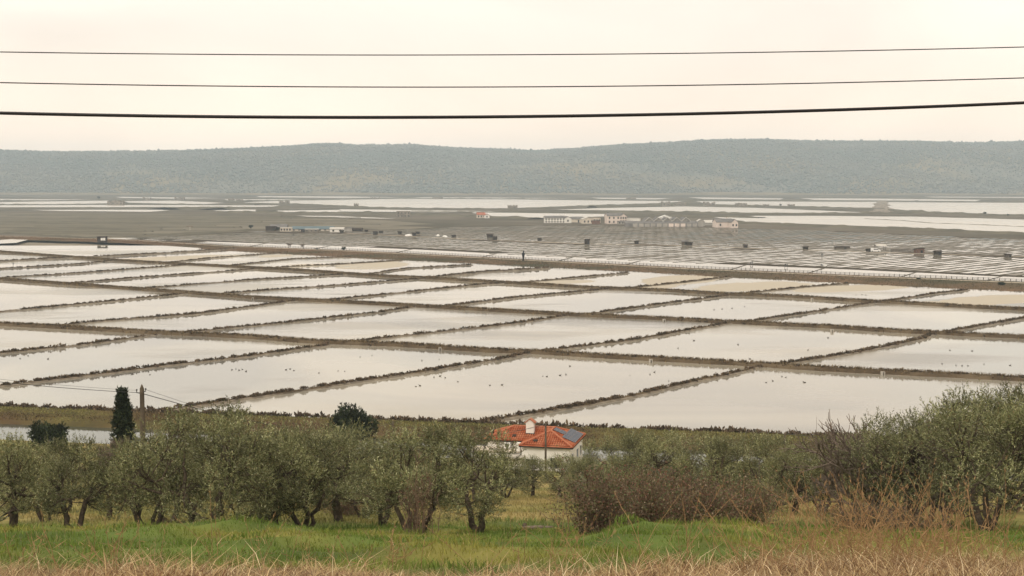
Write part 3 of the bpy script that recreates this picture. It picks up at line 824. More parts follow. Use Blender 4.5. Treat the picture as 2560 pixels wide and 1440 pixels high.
# ------------------------------------------------------------------ haze
hz = bpy.data.materials.new('winter_haze'); hz.use_nodes = True
nt = hz.node_tree; nt.nodes.clear()
ho = nt.nodes.new('ShaderNodeOutputMaterial'); hv = nt.nodes.new('ShaderNodeVolumePrincipled')
hv.inputs["Color"].default_value = (0.70, 0.86, 1.0, 1)
hv.inputs['Density'].default_value = 0.000135
hv.inputs["Anisotropy"].default_value = 0.0
nt.links.new(hv.outputs['Volume'], ho.inputs['Volume'])
b = MB(); b.box(-6200, 6200, -320, 7100, -3.3, 215)
tag(b.build('haze', hz), 'thin pale winter haze over the whole valley', 'haze', kind='stuff')
# ------------------------------------------------------------------ plants: generators
def leaf_quads(P, Dr, ln, wd, rg, flat=0.35):
    """diamond leaves: base points P, directions Dr, per-leaf length and width"""
    n = len(P)
    Dr = Dr / (np.linalg.norm(Dr, axis=1)[:, None] + 1e-9)
    R = rg.normal(0, 1, (n, 3)); R[:, 2] *= flat
    Sd = np.cross(Dr, R); Sd /= np.linalg.norm(Sd, axis=1)[:, None] + 1e-9
    mid = P + Dr * (ln * 0.5)[:, None]
    V = np.stack([P, mid + Sd * (wd * 0.5)[:, None], P + Dr * ln[:, None], mid - Sd * (wd * 0.5)[:, None]], 1)
    return V.reshape(-1, 3), np.arange(n * 4).reshape(-1, 4)
def unit(rg, n):
    v = rg.normal(0, 1, (n, 3)); return v / np.linalg.norm(v, axis=1)[:, None]
def wobble_path(a, c, rg, n=5, amp=0.12):
    a, c = np.asarray(a, float), np.asarray(c, float)
    L_ = np.linalg.norm(c - a)
    out = []
    for k in range(n + 1):
        t = k / n
        p = a + (c - a) * t
        if 0 < k < n: p = p + rg.normal(0, amp * L_ * 0.4, 3) * np.array([1, 1, 0.5])
        out.append(Vector(p))
    return out

OLIVE_PAL = np.array([(0.155, 0.165, 0.072), (0.21, 0.215, 0.10), (0.09, 0.10, 0.045), (0.30, 0.30, 0.155), (0.44, 0.435, 0.27), (0.20, 0.155, 0.075)])
def clump_leaves(C, R, rg, shoots, per, ln, up=0.8, pal=OLIVE_PAL, pw=(0.24, 0.25, 0.2, 0.15, 0.06, 0.10), shoot_len=0.45, wratio=0.27):
    """leafy shoots around clump centres C with radii R"""
    n = len(C) * shoots
    ci = np.repeat(np.arange(len(C)), shoots)
    u = unit(rg, n); u[:, 2] = u[:, 2] * 0.85 + 0.12
    base = C[ci] + u * (R[ci] * rg.uniform(0.25, 0.95, n))[:, None]
    d = u + np.array([0, 0, up]) + rg.normal(0, 0.35, (n, 3)); d /= np.linalg.norm(d, axis=1)[:, None]
    sl = shoot_len * rg.uniform(0.5, 1.25, n)
    t = (np.arange(per) + 0.5) / per
    P = (base[:, None, :] + d[:, None, :] * (sl[:, None] * t[None])[..., None]).reshape(-1, 3)
    Dr = np.repeat(d, per, 0) * 0.9 + unit(rg, n * per) * 0.75
    m = n * per
    V, Fq = leaf_quads(P, Dr, ln * rg.uniform(0.7, 1.3, m), ln * wratio * rg.uniform(0.8, 1.25, m), rg)
    shade = np.repeat(rg.uniform(0.72, 1.28, n) * rg.uniform(0.55, 1.5, len(C))[ci], per)
    col = pal[rg.choice(len(pal), m, p=pw)] * shade[:, None]
    return V, Fq, np.repeat(col, 4, 0)

def olive_meshes(name, seed, H, W, stems, clumps=46, shoots=34, per=15, lean=0.0, crown0=0.15, ln=0.105, fork=0.16):
    rg = np.random.default_rng(seed)
    tb = MB(); tops = []
    for s_ in range(stems):
        a = 2 * math.pi * s_ / stems + rg.uniform(-0.5, 0.5)
        sp = W * fork * (1 if stems > 1 else 0.25)
        b0 = np.array([math.cos(a), math.sin(a), 0]) * (0.10 if stems > 1 else 0.0) + np.array([0, 0, -0.25])
        t0 = np.array([math.cos(a) * sp + lean, math.sin(a) * sp, H * rg.uniform(0.30, 0.42)])
        pth = wobble_path(b0, t0, rg, 6, 0.07)
        r0 = (0.24 if stems == 1 else 0.17 if stems == 2 else 0.12) * H / 4.5
        tb.tube(pth, [r0 * (1.35 if k == 0 else 1.05 - 0.07 * k) * rg.uniform(0.9, 1.12) for k in range(7)], 9)
        tops.append((np.array(pth[-1]), r0 * 0.6)); tops.append((np.array(pth[-3]), r0 * 0.55))
    C = []
    while len(C) < clumps:
        zt = rg.uniform(crown0 + 0.06, 0.94); a2 = rg.uniform(0, 6.2832)
        env = math.sqrt(max(0.05, 1 - ((zt - 0.52) / 0.50) ** 2)) * (0.9 + 0.22 * math.sin(3 * a2 + seed))
        rad = rg.uniform(0.25, 1.0) ** 0.55 * env
        p = np.array([math.cos(a2) * W / 2 * rad + lean, math.sin(a2) * W / 2 * rad, H * zt])
        if zt < 0.36 and rad < 0.45: continue
        C.append(p)
    C = np.array(C); R = rg.uniform(0.34, 0.62, clumps) * (W / 4.0) ** 0.5 * H / 4.6
    for k in range(clumps):
        ds = [np.linalg.norm(C[k] - t_[0]) for t_ in tops]; j = int(np.argmin(ds))
        src, r_ = tops[j]
        mid = src + (C[k] - src) * 0.5 + np.array([0, 0, -0.08 * ds[j]])
        r1 = min(r_, 0.022 + 0.03 * ds[j])
        pth = wobble_path(src, mid, rg, 3, 0.15)[:-1] + wobble_path(mid, C[k], rg, 3, 0.12)
        tb.tube(pth, list(np.linspace(r1, 0.012, len(pth))), 5, cap=False)
        if k % 3 == 0: tops.append((np.array(pth[2]), r1 * 0.7))
        for q in range(3):
            e_ = C[k] + unit(rg, 1)[0] * R[k] * 1.05
            tb.tube([pth[4], Vector((np.array(pth[4]) + e_) / 2 + rg.normal(0, 0.05, 3)), Vector(e_)], [0.011, 0.008, 0.004], 3, cap=False)
    V, Fq, col = clump_leaves(C, R, rg, shoots, per, ln)
    return tb.mesh(name + '_trunk', True), fast_mesh(name + '_crown', V, Fq, col=col)
def plant(name, label, cat, tmesh, cmesh, tmat, loc, rz, sc, group=None, parts=('trunk', 'crown'), cmat=None):
    t = thing(name, label, cat, loc, rz, group, sc)
    if tmesh is not None: obj(parts[0], tmesh, tmat, t)
    if cmesh is not None: obj(parts[1], cmesh, cmat or M['leaf'], t)
    return t

OL = {'one': olive_meshes('olive', 1, 4.5, 4.3, 1),
      'two': olive_meshes('olive', 2, 4.5, 4.4, 2),
      'three': olive_meshes('olive', 3, 4.5, 4.6, 3, fork=0.2),
      'big': olive_meshes('olive', 4, 5.0, 6.2, 2, clumps=74, shoots=34, per=15, fork=0.13),
      'many': olive_meshes('olive', 5, 4.4, 4.2, 5, fork=0.24, crown0=0.2),
      'right': olive_meshes('olive', 6, 5.4, 6.6, 3, clumps=86, shoots=34, per=15, fork=0.17, crown0=0.2)}
FRONT = [  # px, depth, kind, height m, rotation, label
 (30, 50.5, 'one', 3.5, 0.4, 'olive tree with short thick leaning trunk at the end of the front row'),
 (185, 50.0, 'two', 3.3, 1.1, 'olive tree with dark twisted trunk and a thin side stem'),
 (372, 50.5, 'many', 3.5, 2.2, 'slender olive tree with low splayed stems beside a dry tuft'),
 (515, 49.0, 'big', 4.5, 0.3, 'largest front olive tree with thick forked trunk and spreading crown'),
 (690, 51.0, 'one', 3.8, 2.9, 'olive tree with its stout trunk leaning over, beside three slim trunks'),
 (760, 51.5, 'three', 4.0, 0.9, 'olive tree standing on three slim upright trunks'),
 (1040, 47.5, 'many', 3.85, 0.2, 'many stemmed olive tree with red brown suckers before it'),
 (1192, 47.5, 'two', 3.6, 2.5, 'olive tree with gnarled pale trunk at the edge of the grassy dip'),
 (2470, 50.0, 'right', 5.1, 0.6, 'tall olive tree with bent forked trunks on bright green grass'),
 (2300, 57.0, 'right', 4.7, 2.0, 'broad olive tree behind the tall dry stalks'),
 (2640, 52.0, 'big', 5.3, 1.4, 'full olive tree beside the tall forked one'),
]
KH = {'one': 4.5, 'two': 4.5, 'three': 4.5, 'big': 5.0, 'many': 4.4, 'right': 5.4}
for px, D, k, h, rz, lb in FRONT:
    s_ = h / KH[k]
    plant('olive_tree', lb, 'olive tree', OL[k][0], OL[k][1], M['bark'], gp(px, D), rz, (s_, s_, s_))
BACK = [(110, 62, 'three', 2.89), (275, 64, 'one', 2.73), (420, 61, 'two', 3.78), (610, 63, 'many', 4.20), (660, 58, 'two', 3.86), (845, 60, 'one', 4.12), (905, 67, 'three', 4.20), (960, 58, 'two', 3.53),
        (60, 74, 'big', 3.43), (700, 75, 'big', 4.37), (1010, 82, 'one', 3.86), (1100, 84, 'three', 3.95), (1190, 90, 'two', 3.2), (1260, 96, 'many', 3.01), (1330, 100, 'one', 2.91), (1400, 98, 'one', 3.01), (1455, 92, 'two', 3.01), (1530, 96, 'three', 4.32),
        (1600, 90, 'two', 4.42), (1660, 84, 'one', 4.32), (1760, 82, 'many', 4.32), (1840, 88, 'three', 4.60), (1930, 76, 'two', 4.05), (1985, 70, 'one', 3.59), (2060, 74, 'three', 4.14), (2120, 68, 'two', 4.05), (2210, 66, 'many', 4.23), (2390, 70, 'big', 5.34), (2530, 74, 'big', 6.07), (500, 78, 'one', 4.20), (800, 80, 'two', 4.20), (170, 76, 'two', 3.12)]
rg = np.random.default_rng(3)
for px, D, k, h in BACK:
    s_ = h / KH[k]
    zl = next(l_ for lim, l_ in ((340, 'near the cypress'), (560, 'around the stout utility pole'), (1000, 'below the dark round evergreen'), (1200, 'behind the many stemmed olive'), (1490, 'between the clearing and the house'), (2000, 'behind the bramble bushes'), (9999, 'among the leafless trees')) if px < lim)
    plant('olive_tree', 'grey green olive tree in the rows ' + zl, 'olive tree', OL[k][0], OL[k][1], M['bark'], gp(px, D), rg.uniform(0, 6.28), (s_ * rg.uniform(.95, 1.12), s_, s_), 'olive trees ' + zl)

# ------------------------------------------------------------------ leafy scrub lower on the slope
def bush_mesh(name, seed, n=30, rx=1.5, h=1.9, pal=OLIVE_PAL, pw=(0.24, 0.25, 0.2, 0.15, 0.06, 0.10), ln=0.13, shoots=24, per=12, up=0.8):
    rg = np.random.default_rng(seed)
    C = np.stack([rg.normal(0, rx * 0.45, n), rg.normal(0, rx * 0.45, n), rg.uniform(0.12, 0.82, n) * h], 1)
    C[:, 2] *= 1 - 0.25 * np.clip(np.hypot(C[:, 0], C[:, 1]) / rx, 0, 1.5) ** 2
    V, Fq, col = clump_leaves(C, rg.uniform(0.3, 0.55, n) * h / 2.2, rg, shoots, per, ln, up, pal, pw)
    tb = MB()
    for k in range(0, n, 2):
        tb.tube(wobble_path((C[k][0] * .15, C[k][1] * .15, -0.1), C[k], rg, 3, 0.12), [0.03, 0.024, 0.018, 0.01], 4, cap=False)
    return tb.mesh(name + '_stems', True), fast_mesh(name + '_foliage', V, Fq, col=col)
GREEN_PAL = 1.6*np.array([(0.075, 0.095, 0.03), (0.11, 0.13, 0.045), (0.05, 0.07, 0.022), (0.15, 0.165, 0.07), (0.20, 0.20, 0.10), (0.13, 0.10, 0.045)])
SILVER_PAL = 1.5*np.array([(0.13, 0.135, 0.09), (0.17, 0.175, 0.125), (0.10, 0.105, 0.065), (0.22, 0.225, 0.17), (0.29, 0.29, 0.23), (0.13, 0.12, 0.07)])
BU = [bush_mesh('bush', 51), bush_mesh('bush', 52, pal=SILVER_PAL), bush_mesh('bush', 53, pal=GREEN_PAL, h=2.2)]
BLAB = ['dull green scrub bush on the slope below the olives', 'silvery scrub bush on the slope below the olives', 'fresh green scrub bush on the slope below the olives']
rg = np.random.default_rng(8)
spots = []
for i in range(46):
    D = rg.uniform(84, 138)
    px = rg.uniform(1440, 2230)
    spots.append((px, D))
for i in range(30):
    spots.append((rg.uniform(-60, 1180), rg.uniform(90, 150)))
for i in range(10):
    spots.append((rg.uniform(1190, 1480), rg.uniform(112, 128)))
spots += [(1492, 128), (1515, 130), (1540, 127), (1560, 131), (1585, 128), (1505, 122), (1610, 130)]
for px, D in spots:
    k = int(rg.choice(3, p=(0.4, 0.35, 0.25)))
    s_ = rg.uniform(0.75, 1.25)
    if 1190 < px < 1480: s_ *= 0.5
    if px > 1480: s_ *= float(np.interp(D, [84, 138], [1.0, 1.35]))
    zl = ' between canal and olives' if px < 1185 else ' in front of the house' if px < 1490 else ' behind the brambles'
    plant('scrub_bush', BLAB[k].replace(' below the olives', zl), 'bush', BU[k][0], BU[k][1], M['twig'], gp(px, D), rg.uniform(0, 6.28), s_, ['dull green bushes', 'silvery bushes', 'fresh green bushes'][k] + zl, ('stems', 'foliage'))
# two bushes standing up against the water at the foot of the slope
for px, D, s_, k, lb in ((1668, 112, 1.0, 1, 'airy silver bush sticking up against the pond water'), (1770, 118, 0.62, 2, 'small dark bush alone at the water edge of the scrub'), (1700, 108, 0.9, 0, 'dull bush at the foot of the airy silver bush')):
    p = gp(px, D)
    plant('scrub_bush', lb, 'bush', BU[k][0], BU[k][1], M['twig'], p, px, (s_ * .8, s_ * .8, s_ * 1.55), None, ('stems', 'foliage'))

# ------------------------------------------------------------------ dark evergreens and cypress
DARK_PAL = np.array([(0.022, 0.032, 0.014), (0.032, 0.045, 0.02), (0.016, 0.024, 0.011), (0.045, 0.06, 0.028), (0.06, 0.075, 0.035), (0.03, 0.034, 0.016)])
def evergreen(seed, H, W, n=42):
    rg = np.random.default_rng(seed)
    u = unit(rg, n); rad = rg.uniform(0.3, 1, n) ** 0.5 * 0.82
    C = np.stack([u[:, 0] * W / 2 * rad, u[:, 1] * W / 2 * rad, H * 0.56 + u[:, 2] * H * 0.36 * rad], 1)
    V, Fq, col = clump_leaves(C, rg.uniform(0.5, 0.8, n) * W / 5, rg, 44, 11, 0.17, 0.25, DARK_PAL, (0.25, 0.25, 0.2, 0.15, 0.05, 0.1), 0.3, 0.45)
    tb = MB(); tb.tube(wobble_path((0, 0, -0.3), (0.1, 0, H * 0.5), rg, 4, 0.05), [0.26, 0.22, 0.2, 0.16, 0.1], 8)
    for k in range(0, n, 3): tb.tube(wobble_path((0.05, 0, H * 0.35), C[k], rg, 3, 0.1), [0.09, 0.07, 0.05, 0.02], 5, cap=False)
    return tb.mesh('evergreen_trunk', True), fast_mesh('evergreen_crown', V, Fq, col=col)
EV = evergreen(61, 5.8, 5.0)
plant('evergreen_tree', 'dense dark round evergreen tree at the canal edge left of the house', 'evergreen tree', EV[0], EV[1], M['bark'], gp(883, 152), 0.3, (1.12, 1.1, 1.36))
plant('evergreen_tree', 'dark green bushy evergreen in front of the canal near the cypress', 'evergreen tree', EV[0], EV[1], M['bark'], gp(128, 128), 1.7, (0.8, 0.8, 0.98))
rg = np.random.default_rng(62)
n = 430
zz = rg.uniform(0.04, 1.0, n) ** 0.9; rr = 0.74 * np.where(zz < 0.3, 0.8 + 0.66 * zz, np.clip(1 - ((zz - 0.3) / 0.72), 0, 1) ** 0.55) * rg.uniform(0.0, 1.0, n) ** 0.45
aa = rg.uniform(0, 6.28, n)
C = np.stack([np.cos(aa) * rr, np.sin(aa) * rr, zz * 7.9], 1)
V, Fq, col = clump_leaves(C, rg.uniform(0.10, 0.16, n), rg, 9, 8, 0.12, 2.6, DARK_PAL, (0.3, 0.25, 0.22, 0.1, 0.03, 0.1), 0.26, 0.42)
tb = MB(); tb.tube([(0, 0, -0.4), (0, 0, 3), (0, 0, 7.2)], [0.16, 0.12, 0.03], 7)
plant('cypress_tree', 'tall narrow dark cypress beside the wooden utility pole', 'cypress', tb.mesh('cypress_trunk', True), fast_mesh('cypress_crown', V, Fq, col=col), M['bark'], gp(311, 100), 0, (1.35, 1.35, (20.6 - gp(311, 100).z) / 7.95))

# ------------------------------------------------------------------ bare trees, brambles and suckers
def bare_mesh(name, seed, H, depth=5, spread=0.55, r0=0.06, nb=(3, 4), first=0.28, nmin=3):
    rg = np.random.default_rng(seed); tb = MB()
    def grow(p, d, ln, r, k):
        e_ = p + d * ln
        mid = p + d * ln * 0.5 + rg.normal(0, 0.05 * ln, 3)
        tb.tube([Vector(p), Vector(mid), Vector(e_)], [r, r * 0.85, r * 0.68], 5 if r > 0.02 else 3, cap=False)
        if k == 0: return
        for q in range(rg.integers(nb[0], nb[1] + 1)):
            t = 1.0 if q == 0 else rg.uniform(0.45, 1.0)
            nd = d + rg.normal(0, spread, 3) + np.array([0, 0, 0.12]); nd /= np.linalg.norm(nd)
            grow(p + d * ln * t, nd, ln * rg.uniform(0.55, 0.82), max(0.011, r * 0.68), k - 1)
    for s_ in range(nmin):
        d = np.array([rg.normal(0, 0.28), rg.normal(0, 0.28), 1.0]); d /= np.linalg.norm(d)
        grow(np.array([rg.normal(0, 0.08), rg.normal(0, 0.08), -0.15]), d, H * first, r0, depth)
    return tb.mesh(name, True)
BT = [bare_mesh('bare', 71, 4.0, 5, 0.5, 0.085), bare_mesh('bare', 72, 4.4, 5, 0.42, 0.075)]
def bare(px, D, k, h, lb, m_='twig', rz=0.0, w=1.0):
    t = thing('bare_tree', lb, 'bare tree', gp(px, D), rz, None, (h / 4.0 * w, h / 4.0 * w, h / 4.0))
    obj('branches', BT[k], M[m_], t)
bare(318, 94, 0, 6.2, 'leafless pale branched tree in front of the cypress', 'twig', 0.4, 0.75)
bare(425, 100, 1, 6.6, 'leafless tree behind the wooden utility pole', 'twig', 1.4, 1.1)
bare(2235, 58, 1, 6.2, 'purplish leafless tree leaning out from the tall olives', 'twig', 2.1, 1.15)
bare(2180, 60, 0, 5.0, 'leafless tree behind the purplish leaning one', 'twig', 0.2, 1.0)
bare(2290, 58, 0, 6.6, 'leafless grey tree rising through the broad olive crown', 'twig', 3.0, 0.8)
bare(560, 98, 1, 4.5, 'thin leafless tree rising behind the largest olive', 'twig', 2.6, 0.9)
bare(180, 104, 0, 3.6, 'leafless shrub by the canal next to the dark evergreen', 'twig', 1.9, 1.2)

BR_PAL = 1.5*np.array([(0.075, 0.085, 0.032), (0.09, 0.06, 0.035), (0.12, 0.10, 0.05), (0.045, 0.055, 0.02), (0.16, 0.12, 0.08), (0.13, 0.06, 0.04)])
def bramble_mesh(seed, R=1.5, H=2.4, n=170, leaves=5200, upright=0.0):
    rg = np.random.default_rng(seed); tb = MB(); LP = []
    for k in range(n):
        a = rg.uniform(0, 6.28); b0 = rg.normal(0, R * 0.22, 2)
        rr3 = rg.uniform(0.1, 1.0); hh = H * rg.uniform(0.5, 1.0) * (1 - 0.35 * rr3); out = R * rr3 * (1 - upright)
        p0 = np.array([b0[0], b0[1], -0.1]); pts = []
        for q in range(6):
            t = q / 5
            pts.append(p0 + np.array([math.cos(a) * out * t ** 1.3, math.sin(a) * out * t ** 1.3, hh * (t * 1.55 - 0.6 * t * t * (1 - upright * .7))]) + rg.normal(0, 0.05, 3) * (q > 0))
        r_ = rg.uniform(0.006, 0.014)
        tb.tube([Vector(p) for p in pts], list(np.linspace(r_, 0.004, 6)), 3, cap=False)
        for j in range(4):
            i0 = rg.integers(1, 5); d = unit(rg, 1)[0] * rg.uniform(0.2, 0.5)
            d[2] = abs(d[2]) * (0.6 + upright)
            tb.tube([Vector(pts[i0]), Vector(pts[i0] + d * .5 + rg.normal(0, .03, 3)), Vector(pts[i0] + d)], [0.006, 0.005, 0.003], 3, cap=False)
            LP.append(pts[i0] + d * rg.uniform(0.3, 1))
    LP = np.array(LP)
    P = LP[rg.integers(0, len(LP), leaves)] + rg.normal(0, 0.10, (leaves, 3))
    V, Fq = leaf_quads(P, unit(rg, leaves), rg.uniform(0.04, 0.09, leaves), rg.uniform(0.03, 0.06, leaves), rg, 1)
    return tb.mesh('bramble_stems', True), fast_mesh('bramble_leaves', V, Fq, col=np.repeat(BR_PAL[rg.integers(0, 6, leaves)], 4, 0))
BM = [bramble_mesh(81), bramble_mesh(82, 1.7, 2.2), bramble_mesh(83, 0.8, 2.9, 42, 200, 0.6)]
for px, D, k, h, w, lb in [(1500, 42.5, 0, 3.1, 1.1, 'big tangled reddish bramble bush beside the grassy dip'),
                           (1600, 46, 1, 3.2, 1.05, 'brown bramble bush joined to the big tangled one'),
                           (1760, 44.5, 0, 2.6, 1.05, 'dark bramble bush with green leaves behind the turf mound'),
                           (1680, 50, 1, 3.3, 1.1, 'loose brown bramble between the two dark bramble bushes'),
                           (1860, 49, 1, 2.7, 1.0, 'thin bramble thicket below the fresh green bushes'),
                           (1045, 44.5, 2, 2.7, 1.35, 'upright red brown suckers in front of the many stemmed olive'),
                           (2150, 46, 1, 1.5, 0.9, 'low tangle of dry stems behind the tall straw'),
                           (2260, 47, 0, 1.5, 0.8, 'rusty low bramble below the broad olive'),
                           (860, 70, 1, 1.6, 1.0, 'dark low bramble under the olives beside the tan clearing'),
                           (1570, 62, 0, 3.2, 1.2, 'brown bramble behind the big tangled bush')]:
    H0 = {0: 2.4, 1: 2.2, 2: 2.9}[k]
    t = thing('bramble_bush', lb, 'bramble', gp(px, D), px * 0.37, None, (w * 1.0, w * 1.0, h / H0))
    obj('stems', BM[k][0], M['twig_red'], t); obj('leaves', BM[k][1], M['leaf'], t)
for px, y0, D in ((1860, 1066, 84), (1877, 1076, 80), (1916, 1079, 78), (2036, 1042, 88), (1895, 1090, 76), (2020, 1075, 80)):
    p = gp(px, D); top = atD(px + 3, y0, D)
    tb = MB(); tb.tube([(0, 0, -0.2), (0.03, 0, (top.z - p.z) * .5), (0.05, 0, top.z - p.z)], [0.022, 0.018, 0.008], 5)
    o = tb.build('bare_cane', M['twig']); o.location = p
    tag(o, 'tall bare cane standing up out of the scrub', 'cane', 'bare canes in the scrub')

# ------------------------------------------------------------------ grass
def blades(x, y, z, h, w, col, rg, bend=0.5, lean=None):
    n = len(x)
    a = rg.uniform(0, 6.28, n) if lean is None else lean
    u = np.stack([np.cos(a), np.sin(a), np.zeros(n)], 1)
    sd_a = rg.uniform(0, 6.28, n); s_ = np.stack([np.cos(sd_a), np.sin(sd_a) * 0.4, np.zeros(n)], 1)
    P0 = np.stack([x, y, z], 1)
    bd = (bend * h * rg.uniform(0.2, 1.2, n))[:, None]
    P1 = P0 + u * bd * 0.28 + np.array([0, 0, 1]) * (h * 0.55)[:, None]
    P2 = P0 + u * bd + np.array([0, 0, 1]) * (h * rg.uniform(0.75, 1.0, n))[:, None]
    w2 = (w * 0.5)[:, None]
    V = np.stack([P0 - s_ * w2, P0 + s_ * w2, P1 + s_ * w2 * 0.8, P1 - s_ * w2 * 0.8, P2], 1).reshape(-1, 3)
    k = np.arange(n) * 5
    F_ = np.concatenate([np.stack([k, k + 1, k + 2], 1), np.stack([k, k + 2, k + 3], 1), np.stack([k + 3, k + 2, k + 4], 1)])
    return V, F_, np.repeat(col, 5, 0)
def scatter(n, d0, d1, rg, m=1.06):
    D = np.sqrt(rg.uniform(d0 * d0, d1 * d1, n))
    x = rg.uniform(-1, 1, n) * m * D * CX / F
    return x, D
# green turf
rg = np.random.default_rng(91)
x, y = scatter(140000, 19.5, 56, rg)
px = CX + F * x / y
edge = 21.6 + 1.6 * vnoise(x, y, 0.5, 1) + 3.2 * S((px - 1700) / 300)
k = rg.random(len(x)) < S((y - edge + 1.5) / 3.0)
x, y = x[k], y[k]
base = turf_col(x, y)
c = base * rg.uniform(0.8, 1.55, (len(x), 1)) * np.array([1.08, 1.08, 1.0]) + rg.uniform(0, 0.022, (len(x), 1)) * np.array([1, 1, .3])
st = rg.random(len(x)) < 0.07
c[st] = np.array([0.34, 0.27, 0.13]) * rg.uniform(0.7, 1.2, (st.sum(), 1))
tuft = 0.5 + 0.9 * S(vnoise(x, y, 1.9, 6) + 0.4)
V, F_, cc_ = blades(x, y, gz(x, y) - 0.02, rg.uniform(0.07, 0.20, len(x)) * tuft, rg.uniform(0.012, 0.024, len(x)), c, rg, 0.8)
tag(obj('turf_grass', fast_mesh('turf_grass', V, F_, col=cc_), M['blade']), 'short bright green and yellowish turf in front of the olives', 'grass', kind='stuff')
# tan and yellow grass in the grove
x, y = scatter(60000, 54, 118, rg, 1.0)
k = (gz(x, y) > 1) & (np.abs(x / y * F + CX - 1280) < 1300)
x, y = x[k], y[k]
c = turf_col(x, y) * rg.uniform(0.8, 1.5, (len(x), 1)) + 0.01
V, F_, cc_ = blades(x, y, gz(x, y) - 0.02, rg.uniform(0.12, 0.36, len(x)), rg.uniform(0.03, 0.055, len(x)), c, rg, 0.7)
tag(obj('grove_grass', fast_mesh('grove_grass', V, F_, col=cc_), M['blade']), 'tan and olive grass between the grove trees', 'grass', kind='stuff')
# straw along the bottom edge
x, y = scatter(52000, 17.5, 29, rg, 1.1)
px = CX + F * x / y
edge = 20.6 + 1.9 * vnoise(x, y, 0.5, 1) + 4.2 * S((px - 1600) / 350)
k = rg.random(len(x)) < np.clip(S((edge - y + 1.0) / 3.0), 0.012, 1)
x, y = x[k], y[k]
pal = 1.3*np.array([(0.46, 0.35, 0.20), (0.30, 0.20, 0.115), (0.60, 0.49, 0.32), (0.15, 0.095, 0.055), (0.36, 0.26, 0.13), (0.20, 0.115, 0.065)])
c = pal[rg.choice(6, len(x), p=(.24, .2, .1, .16, .16, .14))] * rg.uniform(0.6, 1.2, (len(x), 1))
V, F_, cc_ = blades(x, y, gz(x, y) - 0.03, rg.uniform(0.08, 0.30, len(x)) * (0.5 + 0.9 * S(vnoise(x, y, 1.3, 4) + 0.5)), rg.uniform(0.008, 0.018, len(x)), c, rg, 2.4)
tag(obj('straw_grass', fast_mesh('straw_grass', V, F_, col=cc_), M['blade']), 'matted dry straw grass along the near edge of the slope', 'grass', kind='stuff')
# tall seed stalks
rg = np.random.default_rng(95)
tb = MB(); SV, SF, SC = [], [], []
stalks = []
for i in range(380):
    q = rg.random()
    if q < 0.60: px, D, h = rg.normal(2190, 190), rg.uniform(19.2, 25), rg.uniform(0.5, 1.65)
    elif q < 0.75: px, D, h = rg.normal(2080, 100), rg.uniform(22, 27), rg.uniform(0.5, 1.3)
    else: px, D, h = rg.uniform(-50, 2600), rg.uniform(19, 30), rg.uniform(0.25, 0.85)
    stalks.append((px, D, h))
for px, D, h in [(530, 27, 1.35), (640, 26, 1.2), (250, 25, 0.8), (1430, 24, 1.1), (1600, 22, 1.2), (1380, 26, 0.9), (760, 23, .6), (1720, 23, 1.4), (2380, 21, 1.9), (2470, 22, 1.6), (2300, 20.5, 1.75), (1010, 23, .5)]:
    stalks += [(px + rg.normal(0, 14), D, h * rg.uniform(.7, 1.05)) for _ in range(3)]
for px, D, h in stalks:
    p = np.array(gp(px, D)); a = rg.normal(0, 0.28); ln_ = np.array([math.sin(a), rg.normal(0, .15), math.cos(a)])
    pts = [p + ln_ * h * t + np.array([a * 0.5 * h * t * t, 0, -0.10 * h * t * t * abs(a)]) + (rg.normal(0, 0.01, 3) if t > 0 else 0) for t in (0, 0.3, 0.6, 0.85, 1.0)]
    tb.tube([Vector(q) for q in pts], [0.0068, 0.006, 0.005, 0.004, 0.0025], 3, cap=False)
    m = 10
    bs = np.array(pts[3])[None] + (np.array(pts[4]) - np.array(pts[2]))[None] * rg.uniform(-0.5, 0.7, (m, 1))
    V, Fq = leaf_quads(bs, ln_[None] + unit(rg, m) * 0.45, rg.uniform(0.04, 0.10, m), rg.uniform(0.006, 0.014, m), rg)
    SV.append(V); SC.append(np.repeat(np.array([(0.36, 0.23, 0.12)]) * rg.uniform(0.6, 1.2, (m, 1)), 4, 0))
    m = 3                                            # drooping dry leaves on the stalk
    bs = np.array(pts[1])[None] + (np.array(pts[2]) - np.array(pts[0]))[None] * rg.uniform(-0.3, 0.6, (m, 1))
    dr = unit(rg, m); dr[:, 2] = rg.uniform(-0.1, 0.7, m)
    V, Fq = leaf_quads(bs, dr, rg.uniform(0.12, 0.34, m), rg.uniform(0.008, 0.016, m), rg)
    SV.append(V); SC.append(np.repeat(np.array([(0.33, 0.22, 0.105)]) * rg.uniform(0.6, 1.3, (m, 1)), 4, 0))
M['stalk'] = mat('dry_stalk', (0.38, 0.25, 0.13), (0.25, 0.155, 0.08), 5.0, 0.9)
tag(tb.build('dry_stalks', M['stalk'], smooth=True), 'tall rusty dry grass stalks rising from the straw', 'grass', kind='stuff')
SV = np.concatenate(SV); SC = np.concatenate(SC)
tag(obj('dry_seed_heads', fast_mesh('dry_seed_heads', SV, np.arange(len(SV)).reshape(-1, 4), col=SC), M['blade']), 'dry seed heads and curled leaves on the tall stalks', 'grass', kind='stuff')

